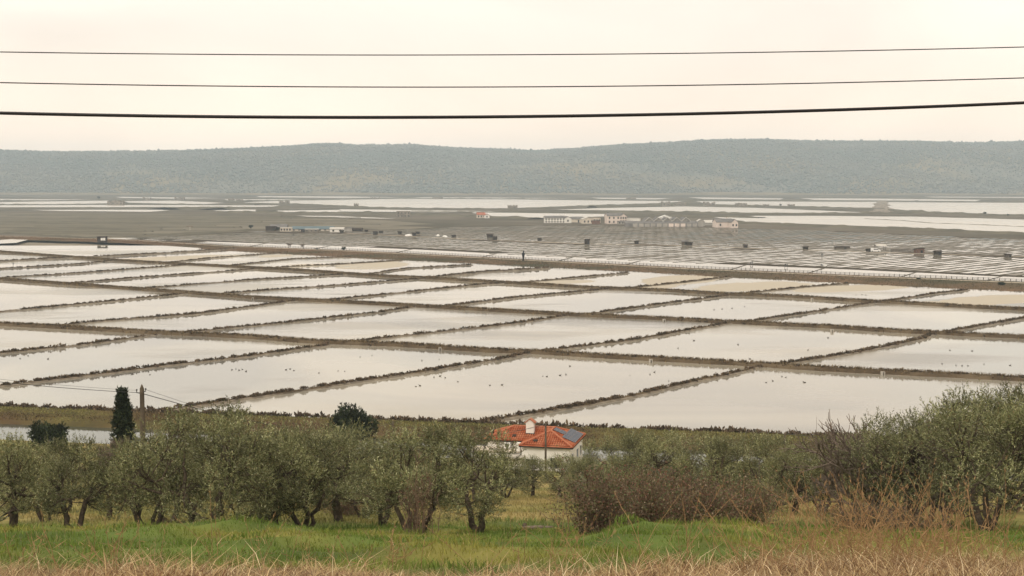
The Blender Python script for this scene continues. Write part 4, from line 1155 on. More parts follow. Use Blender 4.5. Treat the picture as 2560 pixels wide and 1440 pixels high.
# ------------------------------------------------------------------ saltmarsh scrub on the dikes
SH_PAL = 1.55 * np.array([(0.060, 0.043, 0.030), (0.085, 0.060, 0.040), (0.045, 0.036, 0.025), (0.11, 0.085, 0.055)])
def shrub_mesh(seed, n=70):
    rg = np.random.default_rng(seed)
    u = unit(rg, n); u[:, 2] = np.abs(u[:, 2])
    P = u * np.array([0.42, 0.42, 0.30]) * rg.uniform(0.2, 0.95, (n, 1)) + np.array([0, 0, 0.05])
    V, Fq = leaf_quads(P, u + np.array([0, 0, 0.5]) + rg.normal(0, .35, (n, 3)), rg.uniform(0.16, 0.32, n), rg.uniform(0.09, 0.19, n), rg, 1)
    return fast_mesh('shrub_foliage', V, Fq, col=np.repeat(SH_PAL[rg.integers(0, 4, n)] * rg.uniform(.75, 1.3, (n, 1)), 4, 0))
SHM = [shrub_mesh(100 + i) for i in range(6)]
rg = np.random.default_rng(110)
near, rest = [], []
for P, hw, h, kind in DIKES:
    pts = np.array([[p.x, p.y] for p in P]); T = np.gradient(pts, axis=0); T /= np.linalg.norm(T, axis=1)[:, None] + 1e-9
    L_ = len(P) * 1.6
    dens = 2.3 if kind == 'a' else 2.2
    m = int(L_ * dens)
    t = rg.uniform(0, len(P) - 1, m); i0 = t.astype(int); fr = (t - i0)[:, None]
    i1 = np.minimum(i0 + 1, len(P) - 1)
    q = pts[i0] * (1 - fr) + pts[i1] * fr
    nrm = np.stack([-T[i0, 1], T[i0, 0]], 1)
    off = rg.normal(0.25 if kind == 'a' else 0, hw * 0.42, m)
    q = q + nrm * off[:, None]
    s_ = rg.uniform(0.7, 1.4, m) * (0.95 if kind == 'a' else 0.75)
    gap = vnoise(q[:, 0], q[:, 1], 0.09, 7) > -0.55
    for (xx, yy), ss, ok_, of in zip(q, s_, gap, off):
        if ok_ or rg.random() < 0.3:
            near.append((xx, yy, max(0.05, h * (1 - 0.6 * (abs(of) / hw) ** 1.5)) - 0.08, ss, 0 if kind == 'a' else 1))
for xx in np.arange(-130, 120, 0.62):                # hem of shrubs on the pond side of the canal bank
    if rg.random() < 0.9: near.append((xx, 197.0 + rg.normal(0, 0.4) - 0.2 * xx, 0.32, rg.uniform(1.2, 2.1), 2))
near = np.array(near)
pxn, pyn = proj(near[:, :3])
vis = (pxn > -40) & (pxn < 2600)
near = near[vis]; pxn, pyn = pxn[vis], pyn[vis]
hid = ((pyn > 1000) & (pxn > 2080)) | ((pyn > 1030) & (pxn > 1195) & (pxn < 1475)) | ((pyn > 1045) & (pxn > 340) & (pxn < 820))
rank = near[:, 1] / near[:, 3] + 1e4 * hid
order = np.argsort(rank)
for j in order[:290]:
    xx, yy, zz, ss, kk = near[j]
    o = obj('saltmarsh_shrub', SHM[int(rg.integers(0, 6))], M['scrub'])
    o.location = (xx, yy, zz); o.rotation_euler = (0, 0, rg.uniform(0, 6.28)); o.scale = (ss * 1.15, ss * 1.15, ss)
    wh = ('on a narrow cross dike between near ponds', 'on the long grassy dike by the near ponds', 'along the pond edge of the canal bank')[int(kk)]
    tag(o, 'low rounded brown saltmarsh shrub ' + wh, 'shrub', 'saltmarsh shrubs ' + wh)
rest = near[order[290:]]
m = len(rest); kq = 16
u = unit(rg, m * kq).reshape(m, kq, 3); u[..., 2] = np.abs(u[..., 2])
P_ = (u * np.array([0.45, 0.45, 0.30]) * rg.uniform(0.2, 0.95, (m, kq, 1)) * rest[:, 3][:, None, None] + rest[:, None, :3]).reshape(-1, 3)
sc_ = np.repeat(rest[:, 3], kq)
V, Fq = leaf_quads(P_, u.reshape(-1, 3) + np.array([0, 0, 0.5]), rg.uniform(0.25, 0.5, m * kq) * sc_, rg.uniform(0.18, 0.34, m * kq) * sc_, rg, 1)
colr = np.repeat(SH_PAL[rg.integers(0, 4, m)], kq, 0) * rg.uniform(.75, 1.3, (m * kq, 1))
tag(obj('dike_scrub', fast_mesh('dike_scrub', V, Fq, col=np.repeat(colr, 4, 0)), M['scrub']), 'brown saltmarsh scrub on the farther dikes', 'scrub', kind='stuff')
# dry grass on the long dikes, the bank and the causeway slope
xs_, ys_, zs_, hs_, cs_ = [], [], [], [], []
G1 = np.array([(0.185, 0.13, 0.066), (0.105, 0.074, 0.04), (0.27, 0.195, 0.095), (0.09, 0.065, 0.036)])
G2 = 1.3*np.array([(0.17, 0.165, 0.05), (0.13, 0.12, 0.045), (0.22, 0.19, 0.075), (0.10, 0.095, 0.04)])
for P, hw, h, kind in DIKES:
    pts = np.array([[p.x, p.y] for p in P]); T = np.gradient(pts, axis=0); T /= np.linalg.norm(T, axis=1)[:, None] + 1e-9
    m = int(len(P) * 1.6 * (34 if kind == 'b' else 9))
    i0 = rg.integers(0, len(P) - 1, m); fr = rg.random((m, 1))
    q = pts[i0] * (1 - fr) + pts[i0 + 1] * fr; off = rg.normal(0, hw * 0.5, m)
    q = q + np.stack([-T[i0, 1], T[i0, 0]], 1) * off[:, None]
    xs_.append(q[:, 0]); ys_.append(q[:, 1]); zs_.append(np.maximum(0.03, h * (1 - 0.75 * (np.abs(off) / hw) ** 1.6)) - 0.05)
    hs_.append(rg.uniform(0.25, 0.75, m) * (1 if kind == 'b' else 0.6)); cs_.append(G1[rg.integers(0, 4, m)])
m = 46000
xx = rg.uniform(-130, 110, m); off = rg.uniform(-5.6, 4.5, m)
xs_.append(xx); ys_.append(192.6 + off - 0.2 * xx); zs_.append(np.interp(off, [-6, -4.6, -2, 2, 4, 5.6], [0.2, 0.65, 0.85, 0.8, 0.55, 0.12]) - 0.06)
hs_.append(rg.uniform(0.15, 0.4, m)); tt = vnoise(xx, off, 0.12, 3) + np.where(off < -2.5, 0.5, -0.4) > 0.2
cs_.append(np.where(tt[:, None], G1[rg.integers(0, 4, m)] * 0.75, G2[rg.integers(0, 4, m)]))
m = 42000
i0 = rg.integers(0, len(ROADPTS) - 1, m); fr = rg.random((m, 1)); tw = rg.random(m)
q = ROADPTS[i0] * (1 - fr) + ROADPTS[i0 + 1] * fr
off = np.where(rg.random(m) < 0.25, rg.uniform(-8.2, -6.6, m), 1.9 + (ROADW[i0] - 2.2) * tw)
q = q + ROADN[i0] * off[:, None]
xs_.append(q[:, 0]); ys_.append(q[:, 1]); zs_.append(np.where(off < 0, 0.3, np.interp(tw, [0, 0.35, 0.75, 1], [0.5, 0.43, 0.2, -0.1])) - 0.03)
pq = proj(np.column_stack([q, np.zeros(m)]))[0]
hs_.append(rg.uniform(0.15, 0.55, m) * np.where(off < 0, 0.6, 1))
rd = np.clip(0.3 + 0.7 * vnoise(q[:, 0], q[:, 1], 0.02, 5) + 0.5 * S((1100 - pq) / 400), 0, 1)[:, None]
cs_.append(np.array([(0.085, 0.075, 0.048)]) * (1 - rd) + np.array([(0.20, 0.125, 0.075)]) * rd)
xs_, ys_, zs_, hs_, cs_ = (np.concatenate(a) for a in (xs_, ys_, zs_, hs_, cs_))
cs_ = cs_ * rg.uniform(0.7, 1.25, (len(xs_), 1))
pxx, _ = proj(np.stack([xs_, ys_, zs_], 1)); k = (pxx > -60) & (pxx < 2620)
xs_, ys_, zs_, hs_, cs_ = (a[k] for a in (xs_, ys_, zs_, hs_, cs_))
V, F_, cc_ = blades(xs_, ys_, zs_, hs_, 0.05 + 0.16 * (ys_ / 600), cs_, rg, 1.1)
tag(obj('dike_grass', fast_mesh('dike_grass', V, F_, col=cc_), M['blade']), 'dry brown grass and reeds on the dikes and the causeway', 'grass', kind='stuff')
# ------------------------------------------------------------------ cables across the view
def cable(pix, D, r, label, name):
    q = np.polyfit([p[0] for p in pix], [p[1] for p in pix], 2)
    tb = MB(); pts = []
    for px in np.linspace(-5200, 7800, 131):
        t = np.clip((px - 1280) / 1500, -1, 1) * 1500 + 1280
        y = np.polyval(q, t) + (px - t) * np.polyval(np.polyder(q), t)
        pts.append(atD(px, y, D + (px - 1280) * 0.0004))
    tb.tube(pts, r, 8)
    return tag(tb.build(name, M['cable'], smooth=True), label, 'cable')
cable([(0, 283), (600, 291), (1100, 294), (1700, 285), (2200, 271), (2560, 257)], 20.0, 0.024, 'thick black overhead cable, lowest of three across the sky', 'overhead_cable')
cable([(0, 207), (600, 214), (1200, 219.5), (1700, 213), (2200, 204), (2560, 195)], 20.3, 0.0085, 'thin dark overhead wire, middle of three across the sky', 'overhead_wire')
cable([(0, 130), (600, 135.5), (1200, 139), (1700, 132.5), (2200, 125), (2560, 118)], 20.6, 0.0080, 'thin dark overhead wire, highest of three across the sky', 'overhead_wire')

# ------------------------------------------------------------------ wooden utility poles and their wires
def sag(a, c, s_, n=12):
    return [a.lerp(c, k / n) - Vector((0, 0, s_ * 4 * (k / n) * (1 - k / n))) for k in range(n + 1)]
def wire(a, c, s_, r, label):
    tb = MB(); tb.tube(sag(a, c, s_), r, 5)
    return tag(tb.build('wire', M['cable'], smooth=True), label, 'wire')
pb = gp(361, 85); top = atD(361, 961, 85)
H_ = top.z - pb.z
t = thing('utility_pole', 'stout weathered wooden pole with pointed top beside the cypress', 'utility pole', pb)
tb = MB(); tb.tube([(0, 0, -0.6), (0, 0, 2), (0, 0, H_ - 0.28), (0, 0, H_)], [0.20, 0.18, 0.135, 0.03], 10); tb.build('post', M['wood_pole'], t, True)
tb = MB(); tb.tube([(-0.13, -0.05, H_ - 0.55), (-0.30, -0.1, H_ - 0.50), (-0.30, -0.1, H_ - 0.36)], 0.03, 5); tb.build('hook', M['metal_dark'], t)
tb = MB(); tb.tube([(0.13, -0.05, H_ - 0.45), (0.26, -0.1, H_ - 0.42), (0.26, -0.1, H_ - 0.30)], 0.03, 5); tb.build('hook', M['metal_dark'], t)
tb = MB(); tb.lathe([(0.02, 0), (0.055, 0.02), (0.055, 0.07), (0.02, 0.10)], 8); i_ = tb.build('insulator', M['metal_dark'], t, True); i_.location = (-0.30, -0.1, H_ - 0.38)
tb = MB(); tb.lathe([(0.02, 0), (0.055, 0.02), (0.055, 0.07), (0.02, 0.10)], 8); i_ = tb.build('insulator', M['metal_dark'], t, True); i_.location = (0.26, -0.1, H_ - 0.32)
TL, TR = pb + Vector((-0.13, -0.05, H_ - 0.52)), pb + Vector((0.13, -0.05, H_ - 0.60))
wire(TL, atD(-700, 855, 60), 0.35, 0.017, 'heavy wire running from the stout pole towards the near slope')
wire(pb + Vector((-0.30, -0.1, H_ - 0.36)), atD(-700, 849, 60), 0.32, 0.008, 'fine wire above the heavy one left of the stout pole')
# poles near the house and canal
def slim_pole(px, D, ytop, label, r=0.10):
    p = gp(px, D); h = atD(px, ytop, D).z - p.z
    t_ = thing('utility_pole', label, 'utility pole', p)
    b_ = MB(); b_.tube([(0, 0, -0.5), (0, 0, h * .5), (0, 0, h)], [r * 1.15, r, r * 0.85], 8); b_.build('post', M['wood_pole'], t_, True)
    b_ = MB(); b_.tube([(-0.08, -0.05, h - 0.42), (-0.22, -0.08, h - 0.38), (-0.22, -0.08, h - 0.28)], 0.028, 5); b_.build('hook', M['metal_dark'], t_)
    return p + Vector((0, 0, h))
P2 = slim_pole(1364, 141, 1054, 'slim dark wooden pole standing in front of the red roof', 0.11)
P3 = slim_pole(983, 160, 1052, 'thin wooden pole by the canal left of the house', 0.10)
P4 = slim_pole(1961, 120, 1081, 'short wooden post at the foot of the scrub', 0.12)
wire(TR, P2 + Vector((-0.22, -0.08, -0.3)), 2.3, 0.022, 'heavy wire sagging from the stout pole to the pole by the house')
wire(pb + Vector((0.26, -0.1, H_ - 0.31)), P3 + Vector((-0.22, -0.08, -0.3)), 1.6, 0.010, 'fine wire from the stout pole to the thin canal pole')
wire(P3 + Vector((0.06, 0, -0.12)), P2 + Vector((-0.1, 0, -0.5)), 0.9, 0.010, 'fine wire between the canal pole and the house pole')
wire(P4 + Vector((0, 0, -0.15)), atD(2330, 1093, 100), 0.25, 0.02, 'wire from the short post into the tall olives')

# ------------------------------------------------------------------ the house with the red roof
a13 = math.radians(13)
cw = atD(1296, 1114, 151.4)                         # front left eave corner of the wing
GZ0 = 3.0
house = thing('house', 'white house with red tiled hip roof, white chimney and solar panels', 'house', (cw.x, cw.y, GZ0), -a13)
E = cw.z - GZ0                                      # eave height
SL = 0.40
R1 = (0.0, 6.2, 0.0, 8.5); R2 = (-4.7, 6.2, 2.6, 8.5)
def rh(u, v):
    best = -9
    for u0, u1, v0, v1 in (R1, R2):
        d = min(u - u0, u1 - u, v - v0, v1 - v)
        best = max(best, d)
    return best * SL
W_ = M['white_wall']
b = MB(); b.box(0.35, 5.85, 0.35, 8.15, -1.0, E - 0.05); b.build('wall', W_, house)
b = MB(); b.box(-4.35, 0.35, 2.95, 8.15, -1.0, E - 0.053); b.build('wall', W_, house)
# roof deck following the two hips
us = sorted(set([-4.7, 0, 6.2, 3.1, 3.25, -1.75, 2.95] + list(np.arange(-4.7, 6.21, 0.15)))); vs_ = sorted(set(list(np.arange(0, 8.51, 0.15)) + [8.5, 2.6]))
b = MB(); idx = {}
for i, u in enumerate(us):
    for j, v in enumerate(vs_):
        if (0 <= u <= 6.2 and 0 <= v <= 8.5) or (-4.7 <= u <= 6.2 and 2.6 <= v <= 8.5):
            idx[i, j] = len(b.v); b.v.append((u, v, E + max(0, rh(u, v))))
for i in range(len(us) - 1):
    for j in range(len(vs_) - 1):
        q = [(i, j), (i + 1, j), (i + 1, j + 1), (i, j + 1)]
        if all(k in idx for k in q): b.f.append(tuple(idx[k] for k in q))
roof = b.build('roof', M['tile'], house)
# eave boards
b = MB()
for (x0, y0, x1, y1) in ((0, 0, 6.2, 0), (6.2, 0, 6.2, 8.5), (6.2, 8.5, -4.7, 8.5), (-4.7, 8.5, -4.7, 2.6), (-4.7, 2.6, 0, 2.6), (0, 2.6, 0, 0)):
    d = Vector((x1 - x0, y1 - y0, 0)); L_ = d.length; d.normalize()
    Mx = Matrix.Translation((x0, y0, E - 0.10)) @ Matrix.Rotation(math.atan2(d.y, d.x), 4, 'Z')
    b.box(0.02, L_ - 0.02, 0.02, 0.30, -0.07, 0.07, Mx)
b.build('eave_board', M['wood_dark'], roof)
# barrel tiles, row over row
tv, tf = [], []
def tile(c, dn, sd, nr, L_=0.46, w=0.115):
    o = len(tv)
    for e_, (s0, r_) in enumerate(((-L_ / 2, w * 0.85), (L_ / 2, w))):
        for k in range(4):
            an = math.pi * k / 3
            tv.append(c + dn * s0 + sd * (math.cos(an) * r_) + nr * (math.sin(an) * r_ * 0.8 + (0.035 if e_ else 0.0)))
    for k in range(3): tf.append((o + k, o + k + 1, o + 5 + k, o + 4 + k))
    tf.append((o + 4, o + 5, o + 6, o + 7))
def slope_tiles(dn2, inside, rng_s, rng_t, org):
    dn = Vector((dn2[0], dn2[1], -SL)).normalized(); sd = Vector((-dn2[1], dn2[0], 0)); nr = Vector((dn2[0] * SL, dn2[1] * SL, 1)).normalized()
    for s_ in np.arange(*rng_s):
        for t_ in np.arange(*rng_t):
            u, v = org[0] + dn2[0] * s_ + sd.x * t_, org[1] + dn2[1] * s_ + sd.y * t_
            h = inside(u, v)
            if h is None: continue
            tile(Vector((u, v, E + h + 0.012)) , dn, sd, nr)
def which(u, v, want):
    c = []
    for u0, u1, v0, v1 in (R1, R2):
        ds = {'L': u - u0, 'R': u1 - u, 'F': v - v0, 'B': v1 - v}
        k = min(ds, key=ds.get); c.append((ds[k], k))
    m = max(c)
    return m[0] * SL if m[0] > 0.05 and m[1] == want else None
ST_, SS_ = 0.262, 0.40
slope_tiles((0, -1), lambda u, v: which(u, v, 'F'), (-9, 9, SS_), (-9, 9, ST_), (0.1, 0.2))
slope_tiles((-1, 0), lambda u, v: which(u, v, 'L'), (-9, 9, SS_), (-9, 9, ST_), (0.1, 0.1))
slope_tiles((1, 0), lambda u, v: which(u, v, 'R'), (-9, 9, SS_), (-9, 9, ST_), (0.05, 0.1))
slope_tiles((0, 1), lambda u, v: which(u, v, 'B'), (-9, 9, SS_), (-12, 12, ST_), (0.1, 0.0))
me = bpy.data.meshes.new('roof_tiles'); me.from_pydata([tuple(p) for p in tv], [], tf); me.update()
rt = obj('roof_tiles', me, M['tile'], roof); rt['kind'] = 'stuff'
b = MB()
def rg_line(p, q):
    p, q = Vector(p), Vector(q); n_ = max(2, int((q - p).length / 0.4))
    for k in range(n_):
        b.tube([p.lerp(q, k / n_), p.lerp(q, (k + 1.08) / n_)], [0.115, 0.145], 7)
ap, rr_ = E + 3.1 * SL + 0.03, E + 2.95 * SL + 0.03
rg_line((0.05, 0.05, E + .05), (3.1, 3.1, ap)); rg_line((6.15, 0.05, E + .05), (3.1, 3.1, ap)); rg_line((3.1, 3.1, ap), (3.1, 5.4, ap)); rg_line((6.15, 8.45, E + .05), (3.1, 5.4, ap))
rg_line((-4.65, 2.65, E + .05), (-1.75, 5.55, rr_)); rg_line((-4.65, 8.45, E + .05), (-1.75, 5.55, rr_)); rg_line((-1.75, 5.55, rr_), (2.95, 5.55, rr_))
b.build('ridge_tiles', M['tile_ridge'], roof)
# chimney
zc = E + rh(0.45, 4.2)
b = MB(); b.prism([(-0.46, -0.5), (0.46, -0.5), (0.46, 1.28), (0, 1.62), (-0.46, 1.28)], -0.32, 0.32); ch = b.build('chimney', W_, house); ch.location = (0.45, 4.3, zc + 0.05)
b = MB(); b.prism([(-0.62, 1.17), (0, 1.63), (0, 1.72), (-0.64, 1.26)], -0.42, 0.42); b.build('chimney_cap', M['tile_ridge'], ch)
b = MB(); b.prism([(0.62, 1.17), (0.64, 1.26), (0.003, 1.725), (0.003, 1.63)], -0.42, 0.42); b.build('chimney_cap', M['tile_ridge'], ch)
b = MB(); b.box(-0.52, 0.56, -0.36, 0.36, -0.42, 0.02); b.build('flashing', M['metal_dark'], ch)
# roof lights and vent pipe
for u, v in ((-1.25, 3.5), (1.75, 0.95)):
    z_ = E + rh(u, v)
    b = MB(); b.box(-0.22, 0.22, -0.20, 0.20, -0.1, 0.16); o = b.build('roof_vent', M['wood_dark'], roof); o.location = (u, v, z_); o.rotation_euler = (math.atan(SL), 0, 0)
b = MB(); b.tube([(-4.0, 4.3, E + 0.2), (-4.0, 4.3, E + 0.85)], 0.13, 8); b.build('vent_pipe', M['metal_dark'], roof)
# flat roofed annex and canopy
b = MB(); b.box(-5.4, 0.346, 0.9, 2.948, -1.0, E - 0.95); b.build('annex', W_, house)
b = MB(); b.box(-5.6, 0.0, 0.7, 2.944, E - 0.947, E - 0.80); b.build('annex_roof', M['cream_wall'], house)
b = MB(); b.box(-2.0, 0.7, -0.9, 0.698, E - 1.30, E - 1.14); b.build('canopy', M['concrete'], house)
b = MB(); b.box(-1.8, 0.30, 0.0, 0.60, -1.0, E - 1.303); b.build('annex', M['white_wall'], house)
ac = MB(); ac.box(-0.40, 0.40, -0.18, 0.18, 0.0, 0.62); aco = ac.build('air_conditioner', M['plastic'], house); aco.location = (-1.75, 2.2, E - 0.78)
ac = MB(); ac.lathe([(0.22, -0.012), (0.22, 0.012)], 14, M=Matrix.Translation((-0.1, -0.185, 0.31)) @ Matrix.Rotation(math.pi / 2, 4, 'X')); ac.build('fan_grille', M['roof_grey'], aco)
b = MB(); b.box(-0.2, 0.2, -0.25, 0.25, 0, 0.98); o = b.build('small_chimney', W_, house); o.location = (-0.15, 0.85, E - 0.80)
# windows
def window(u0, u1, z0, z1, face, pos):
    fr = MB()
    if face == 'F': fr.box(u0 - .06, u1 + .06, pos - 0.05, pos + 0.02, z0 - .06, z1 + .06)
    else: fr.box(pos - 0.02, pos + 0.05, u0 - .06, u1 + .06, z0 - .06, z1 + .06)
    w_ = fr.build('window', M['plastic'], house)
    gl = MB()
    if face == 'F': gl.box(u0, u1, pos - 0.056, pos, z0, z1)
    else: gl.box(pos, pos + 0.056, u0, u1, z0, z1)
    gl.build('pane', M['dark_glass'], w_)
window(0.75, 2.0, E - 2.2, E - 1.55, 'F', 0.35); window(3.6, 4.8, E - 2.4, E - 1.3, 'F', 0.35)
window(1.2, 2.0, E - 2.1, E - 1.0, 'R', 5.85); window(4.2, 5.2, E - 2.1, E - 1.0, 'R', 5.85); window(6.4, 7.2, E - 2.1, E - 1.0, 'R', 5.85)
# solar panels on the right hand slope
th = math.atan(SL)
def panel(u0, u1, v0, v1):
    um, vm = (u0 + u1) / 2, (v0 + v1) / 2
    L1, L2 = (u1 - u0) / math.cos(th) / 2, (v1 - v0) / 2
    fr = MB(); fr.box(-L1, L1, -L2, L2, 0, 0.05)
    o_ = fr.build('solar_panel', M['alu'], house); o_.location = (um, vm, E + (6.2 - um) * SL + 0.17); o_.rotation_euler = (0, th, 0)
    for k in range(6):
        for q in range(2):
            c_ = MB(); y0 = -L2 + 0.03 + k * (2 * L2 - 0.06) / 6; x0 = -L1 + 0.03 + q * (2 * L1 - 0.06) / 2
            c_.box(x0 + .008, x0 + (2 * L1 - 0.06) / 2 - .008, y0 + .008, y0 + (2 * L2 - 0.06) / 6 - .008, 0.045, 0.056)
            c_.build('cell', M['solar'], o_)
for i in range(2):
    for j in range(3): panel(4.62 + i * 0.75, 5.33 + i * 0.75, 2.0 + j * 1.8, 3.76 + j * 1.8)
    panel(3.35 + i * 0.62, 3.93 + i * 0.62, 3.4, 4.9)

# little wooden landing at the canal left of the dark evergreen
p = gp(785, 158); t = thing('landing_stage', 'small weathered wooden landing with railing by the canal', 'landing stage', (p.x, p.y, p.z), -0.2)
b = MB(); b.box(-1.6, 1.6, -1.0, 1.0, 0.5, 0.6); b.build('deck', M['wood_grey'], t)
for sx in (-1.5, 1.5):
    for sy in (-0.9, 0.9):
        b = MB(); b.box(sx - .07, sx + .07, sy - .07, sy + .07, -0.8, 1.55); b.build('post', M['wood_grey'], t)
for sy in (-0.9, 0.9):
    for zz in (1.05, 1.45):
        b = MB(); b.box(-1.6, 1.6, sy - .035, sy + .035, zz, zz + .09); b.build('rail', M['wood_grey'], t)
for k in range(9):
    b = MB(); b.box(-1.5 + k * .36, -1.38 + k * .36, -1.06, -1.0, 0.1, 1.1); b.build('plank', M['wood_grey'], t)
# felled log in the dip
p = gp(1345, 56); b = MB(); b.tube([(-0.62, 0, 0.06), (0, 0.05, 0.08), (0.62, 0.0, 0.07)], [0.075, 0.08, 0.07], 8)
o = b.build('felled_log', M['twig'], smooth=True); o.location = p; tag(o, 'pale cut log lying in the grass of the clearing', 'log')
b = MB(); b.lathe([(0.11, -0.1), (0.10, 0.2), (0.085, 0.28), (0.03, 0.3)], 8); o = b.build('tree_stump', M['bark'], smooth=True); o.location = gp(1312, 56.3); tag(o, 'small dark stump next to the pale cut log', 'stump')

# ------------------------------------------------------------------ causeway fence
ns = len(ROADPTS)
fl = ROADPTS - ROADN * 5.2
pxf, _ = proj(np.column_stack([fl, np.ones(ns)])); sel = (pxf > 345) & (pxf < 2760)
fl = fl[sel]
b = MB(); posts = MB(); L0 = 0.0
seg = np.linalg.norm(np.diff(fl, axis=0), axis=1); cum = np.concatenate([[0], np.cumsum(seg)])
fence = thing('fence', 'long low wooden post and rail fence along the causeway', 'fence', (0, 0, 0))
for zz in (0.95, 1.4):
    r_ = MB(); r_.tube([(q[0], q[1], zz) for q in fl[::3]], 0.06, 4); r_.build('rail', M['wood_dark'], fence)
for d in np.arange(0, cum[-1], 1.9):
    x_, y_ = np.interp(d, cum, fl[:, 0]), np.interp(d, cum, fl[:, 1])
    posts.box(x_ - .09, x_ + .09, y_ - .09, y_ + .09, 0.4, 1.5 + 0.1 * math.sin(d * 3.7))
po = posts.build('post', M['wood_dark'], fence); po['kind'] = 'stuff'

# ------------------------------------------------------------------ dark statue-like figure and salt workers
def person_mesh(name, pose='stand', robe=False):
    """a continuous skinned body"""
    if robe:
        b_ = MB()
        prof = [(0.30, 0), (0.31, 0.5), (0.33, 1.3), (0.40, 2.0), (0.50, 2.6), (0.50, 3.0), (0.42, 3.35), (0.20, 3.52), (0.15, 3.62), (0.20, 3.72), (0.235, 3.88), (0.22, 4.05), (0.30, 4.08), (0.18, 4.14), (0.12, 4.28), (0.03, 4.32)]
        n_ = 14; vs2, fs2 = [], []
        for i_, (r_, z_) in enumerate(prof):
            for k in range(n_):
                a_ = 2 * math.pi * k / n_
                split = 0.82 if z_ < 1.5 and (k % 7 == 3) else 1.0
                vs2.append(((r_ * math.cos(a_) * 1.05 + (0.12 if z_ > 3.5 else 0.05 * math.sin(z_))) * split, r_ * math.sin(a_) * 0.72, z_))
        for i_ in range(len(prof) - 1):
            for k in range(n_):
                k2 = (k + 1) % n_; fs2.append((i_ * n_ + k, i_ * n_ + k2, (i_ + 1) * n_ + k2, (i_ + 1) * n_ + k))
        fs2 += [tuple(range(n_ - 1, -1, -1)), tuple((len(prof) - 1) * n_ + k for k in range(n_))]
        b_.add(vs2, fs2); return b_.mesh(name, True)
    J = {'pel': (0, 0, .95), 'ch': (0, 0, 1.3), 'nk': (0, 0, 1.5), 'hd': (0, 0, 1.62), 'tp': (0, 0, 1.76)}
    if pose == 'bend':
        J.update(ch=(0.28, 0, 1.18), nk=(0.42, 0, 1.28), hd=(0.50, 0, 1.33), tp=(0.60, 0, 1.42))
    c = Vector(J['ch'])
    pts = [J['pel'], J['ch'], J['nk'], J['hd'], J['tp']]; ed = [(0, 1), (1, 2), (2, 3), (3, 4)]; rad = [.16, .19, .06, .10, .07]
    for s_ in (-1, 1):
        o_ = len(pts); pts += [(0.0, s_ * .11, .90), (0.04 * s_, s_ * .12, .48), (-.02 * s_, s_ * .12, .06), (.12 - .02 * s_, s_ * .13, .03)]; rad += [.10, .07, .05, .04]
        ed += [(0, o_), (o_, o_ + 1), (o_ + 1, o_ + 2), (o_ + 2, o_ + 3)]
        o_ = len(pts); f_ = 0.30 if pose == 'bend' else 0.08
        pts += [tuple(c + Vector((0.02, s_ * .21, .12))), tuple(c + Vector((f_ * .6, s_ * .27, -.14))), tuple(c + Vector((f_ + .1, s_ * .22, -.38)))]; rad += [.075, .055, .045]
        ed += [(1, o_), (o_, o_ + 1), (o_ + 1, o_ + 2)]
    me_ = bpy.data.meshes.new(name); me_.from_pydata([tuple(p_) for p_ in pts], ed, []); me_.update()
    ob = bpy.data.objects.new('tmp', me_); COL.objects.link(ob)
    ob.modifiers.new('skin', 'SKIN')
    for v_, r_ in zip(me_.skin_vertices[0].data, rad): v_.radius = (r_, r_)
    me_.skin_vertices[0].data[0].use_root = True
    sb = ob.modifiers.new('sub', 'SUBSURF'); sb.levels = sb.render_levels = 1
    dg = bpy.context.evaluated_depsgraph_get()
    out = bpy.data.meshes.new_from_object(ob.evaluated_get(dg)); out.name = name
    bpy.data.objects.remove(ob)
    return out
q = at(1308, 651.5, 0.52)
o = obj('statue', person_mesh('statue', robe=True), M['cloth_dark']); o.location = q; o.scale = (1.25, 1.25, 1.03); tag(o, 'tall dark cloaked figure standing on the causeway by the fence', 'statue')
PM = {k: person_mesh('person_' + k, k) for k in ('stand', 'bend')}
PEOPLE = [(1876, 662, 'bend', 0.3, 'bent worker in dark clothes, one of a pair beside the storage basin'), (1881, 662, 'stand', 2.9, 'upright worker facing a bent one beside the storage basin'),
          (1962, 668, 'bend', 0.2, 'bent worker in dark clothes standing in the bright basin'), (1968, 668, 'stand', 3.0, 'upright worker beside a bent one in the bright basin'),
          (2055, 668, 'bend', 2.8, 'lone worker in dark clothes pushing a barrow'), (2055, 642, 'stand', 1.0, 'lone distant worker standing among the small basins'),
          (733, 590, 'stand', 1.0, 'lone distant person among the basins near the long blue roof'), (415, 644, 'stand', 0.6, 'lone dark figure at the edge of the tan mud pond'),
          (33, 666, 'stand', 0.6, 'lone dark figure on a thin mud dike far along')]
for px, py, k, rz, lb in PEOPLE:
    o = obj('person', PM[k], M['cloth_dark']); o.location = at(px, py, 0.03); o.rotation_euler = (0, 0, rz); tag(o, lb, 'person')
p = at(2062, 667.5, 0.05); t = thing('wheelbarrow', 'white salt wheelbarrow in front of the lone worker', 'wheelbarrow', p, 0.2)
b = MB(); b.prism([(-0.75, 0.75), (0.85, 0.85), (0.55, 0.35), (-0.5, 0.35)], -0.4, 0.4); b.build('tray', M['panel_white'], t)
b = MB(); b.lathe([(0.25, -0.06), (0.25, 0.06)], 12, M=Matrix.Translation((0.75, 0, 0.25)) @ Matrix.Rotation(math.pi / 2, 4, 'X')); b.build('wheel', M['rubber'], t)
for s_ in (-1, 1):
    b = MB(); b.tube([(-1.3, s_ * .33, 0.8), (-0.5, s_ * .33, 0.4), (0.75, s_ * .1, 0.25)], 0.03, 5); b.build('handle', M['wood_grey'], t)

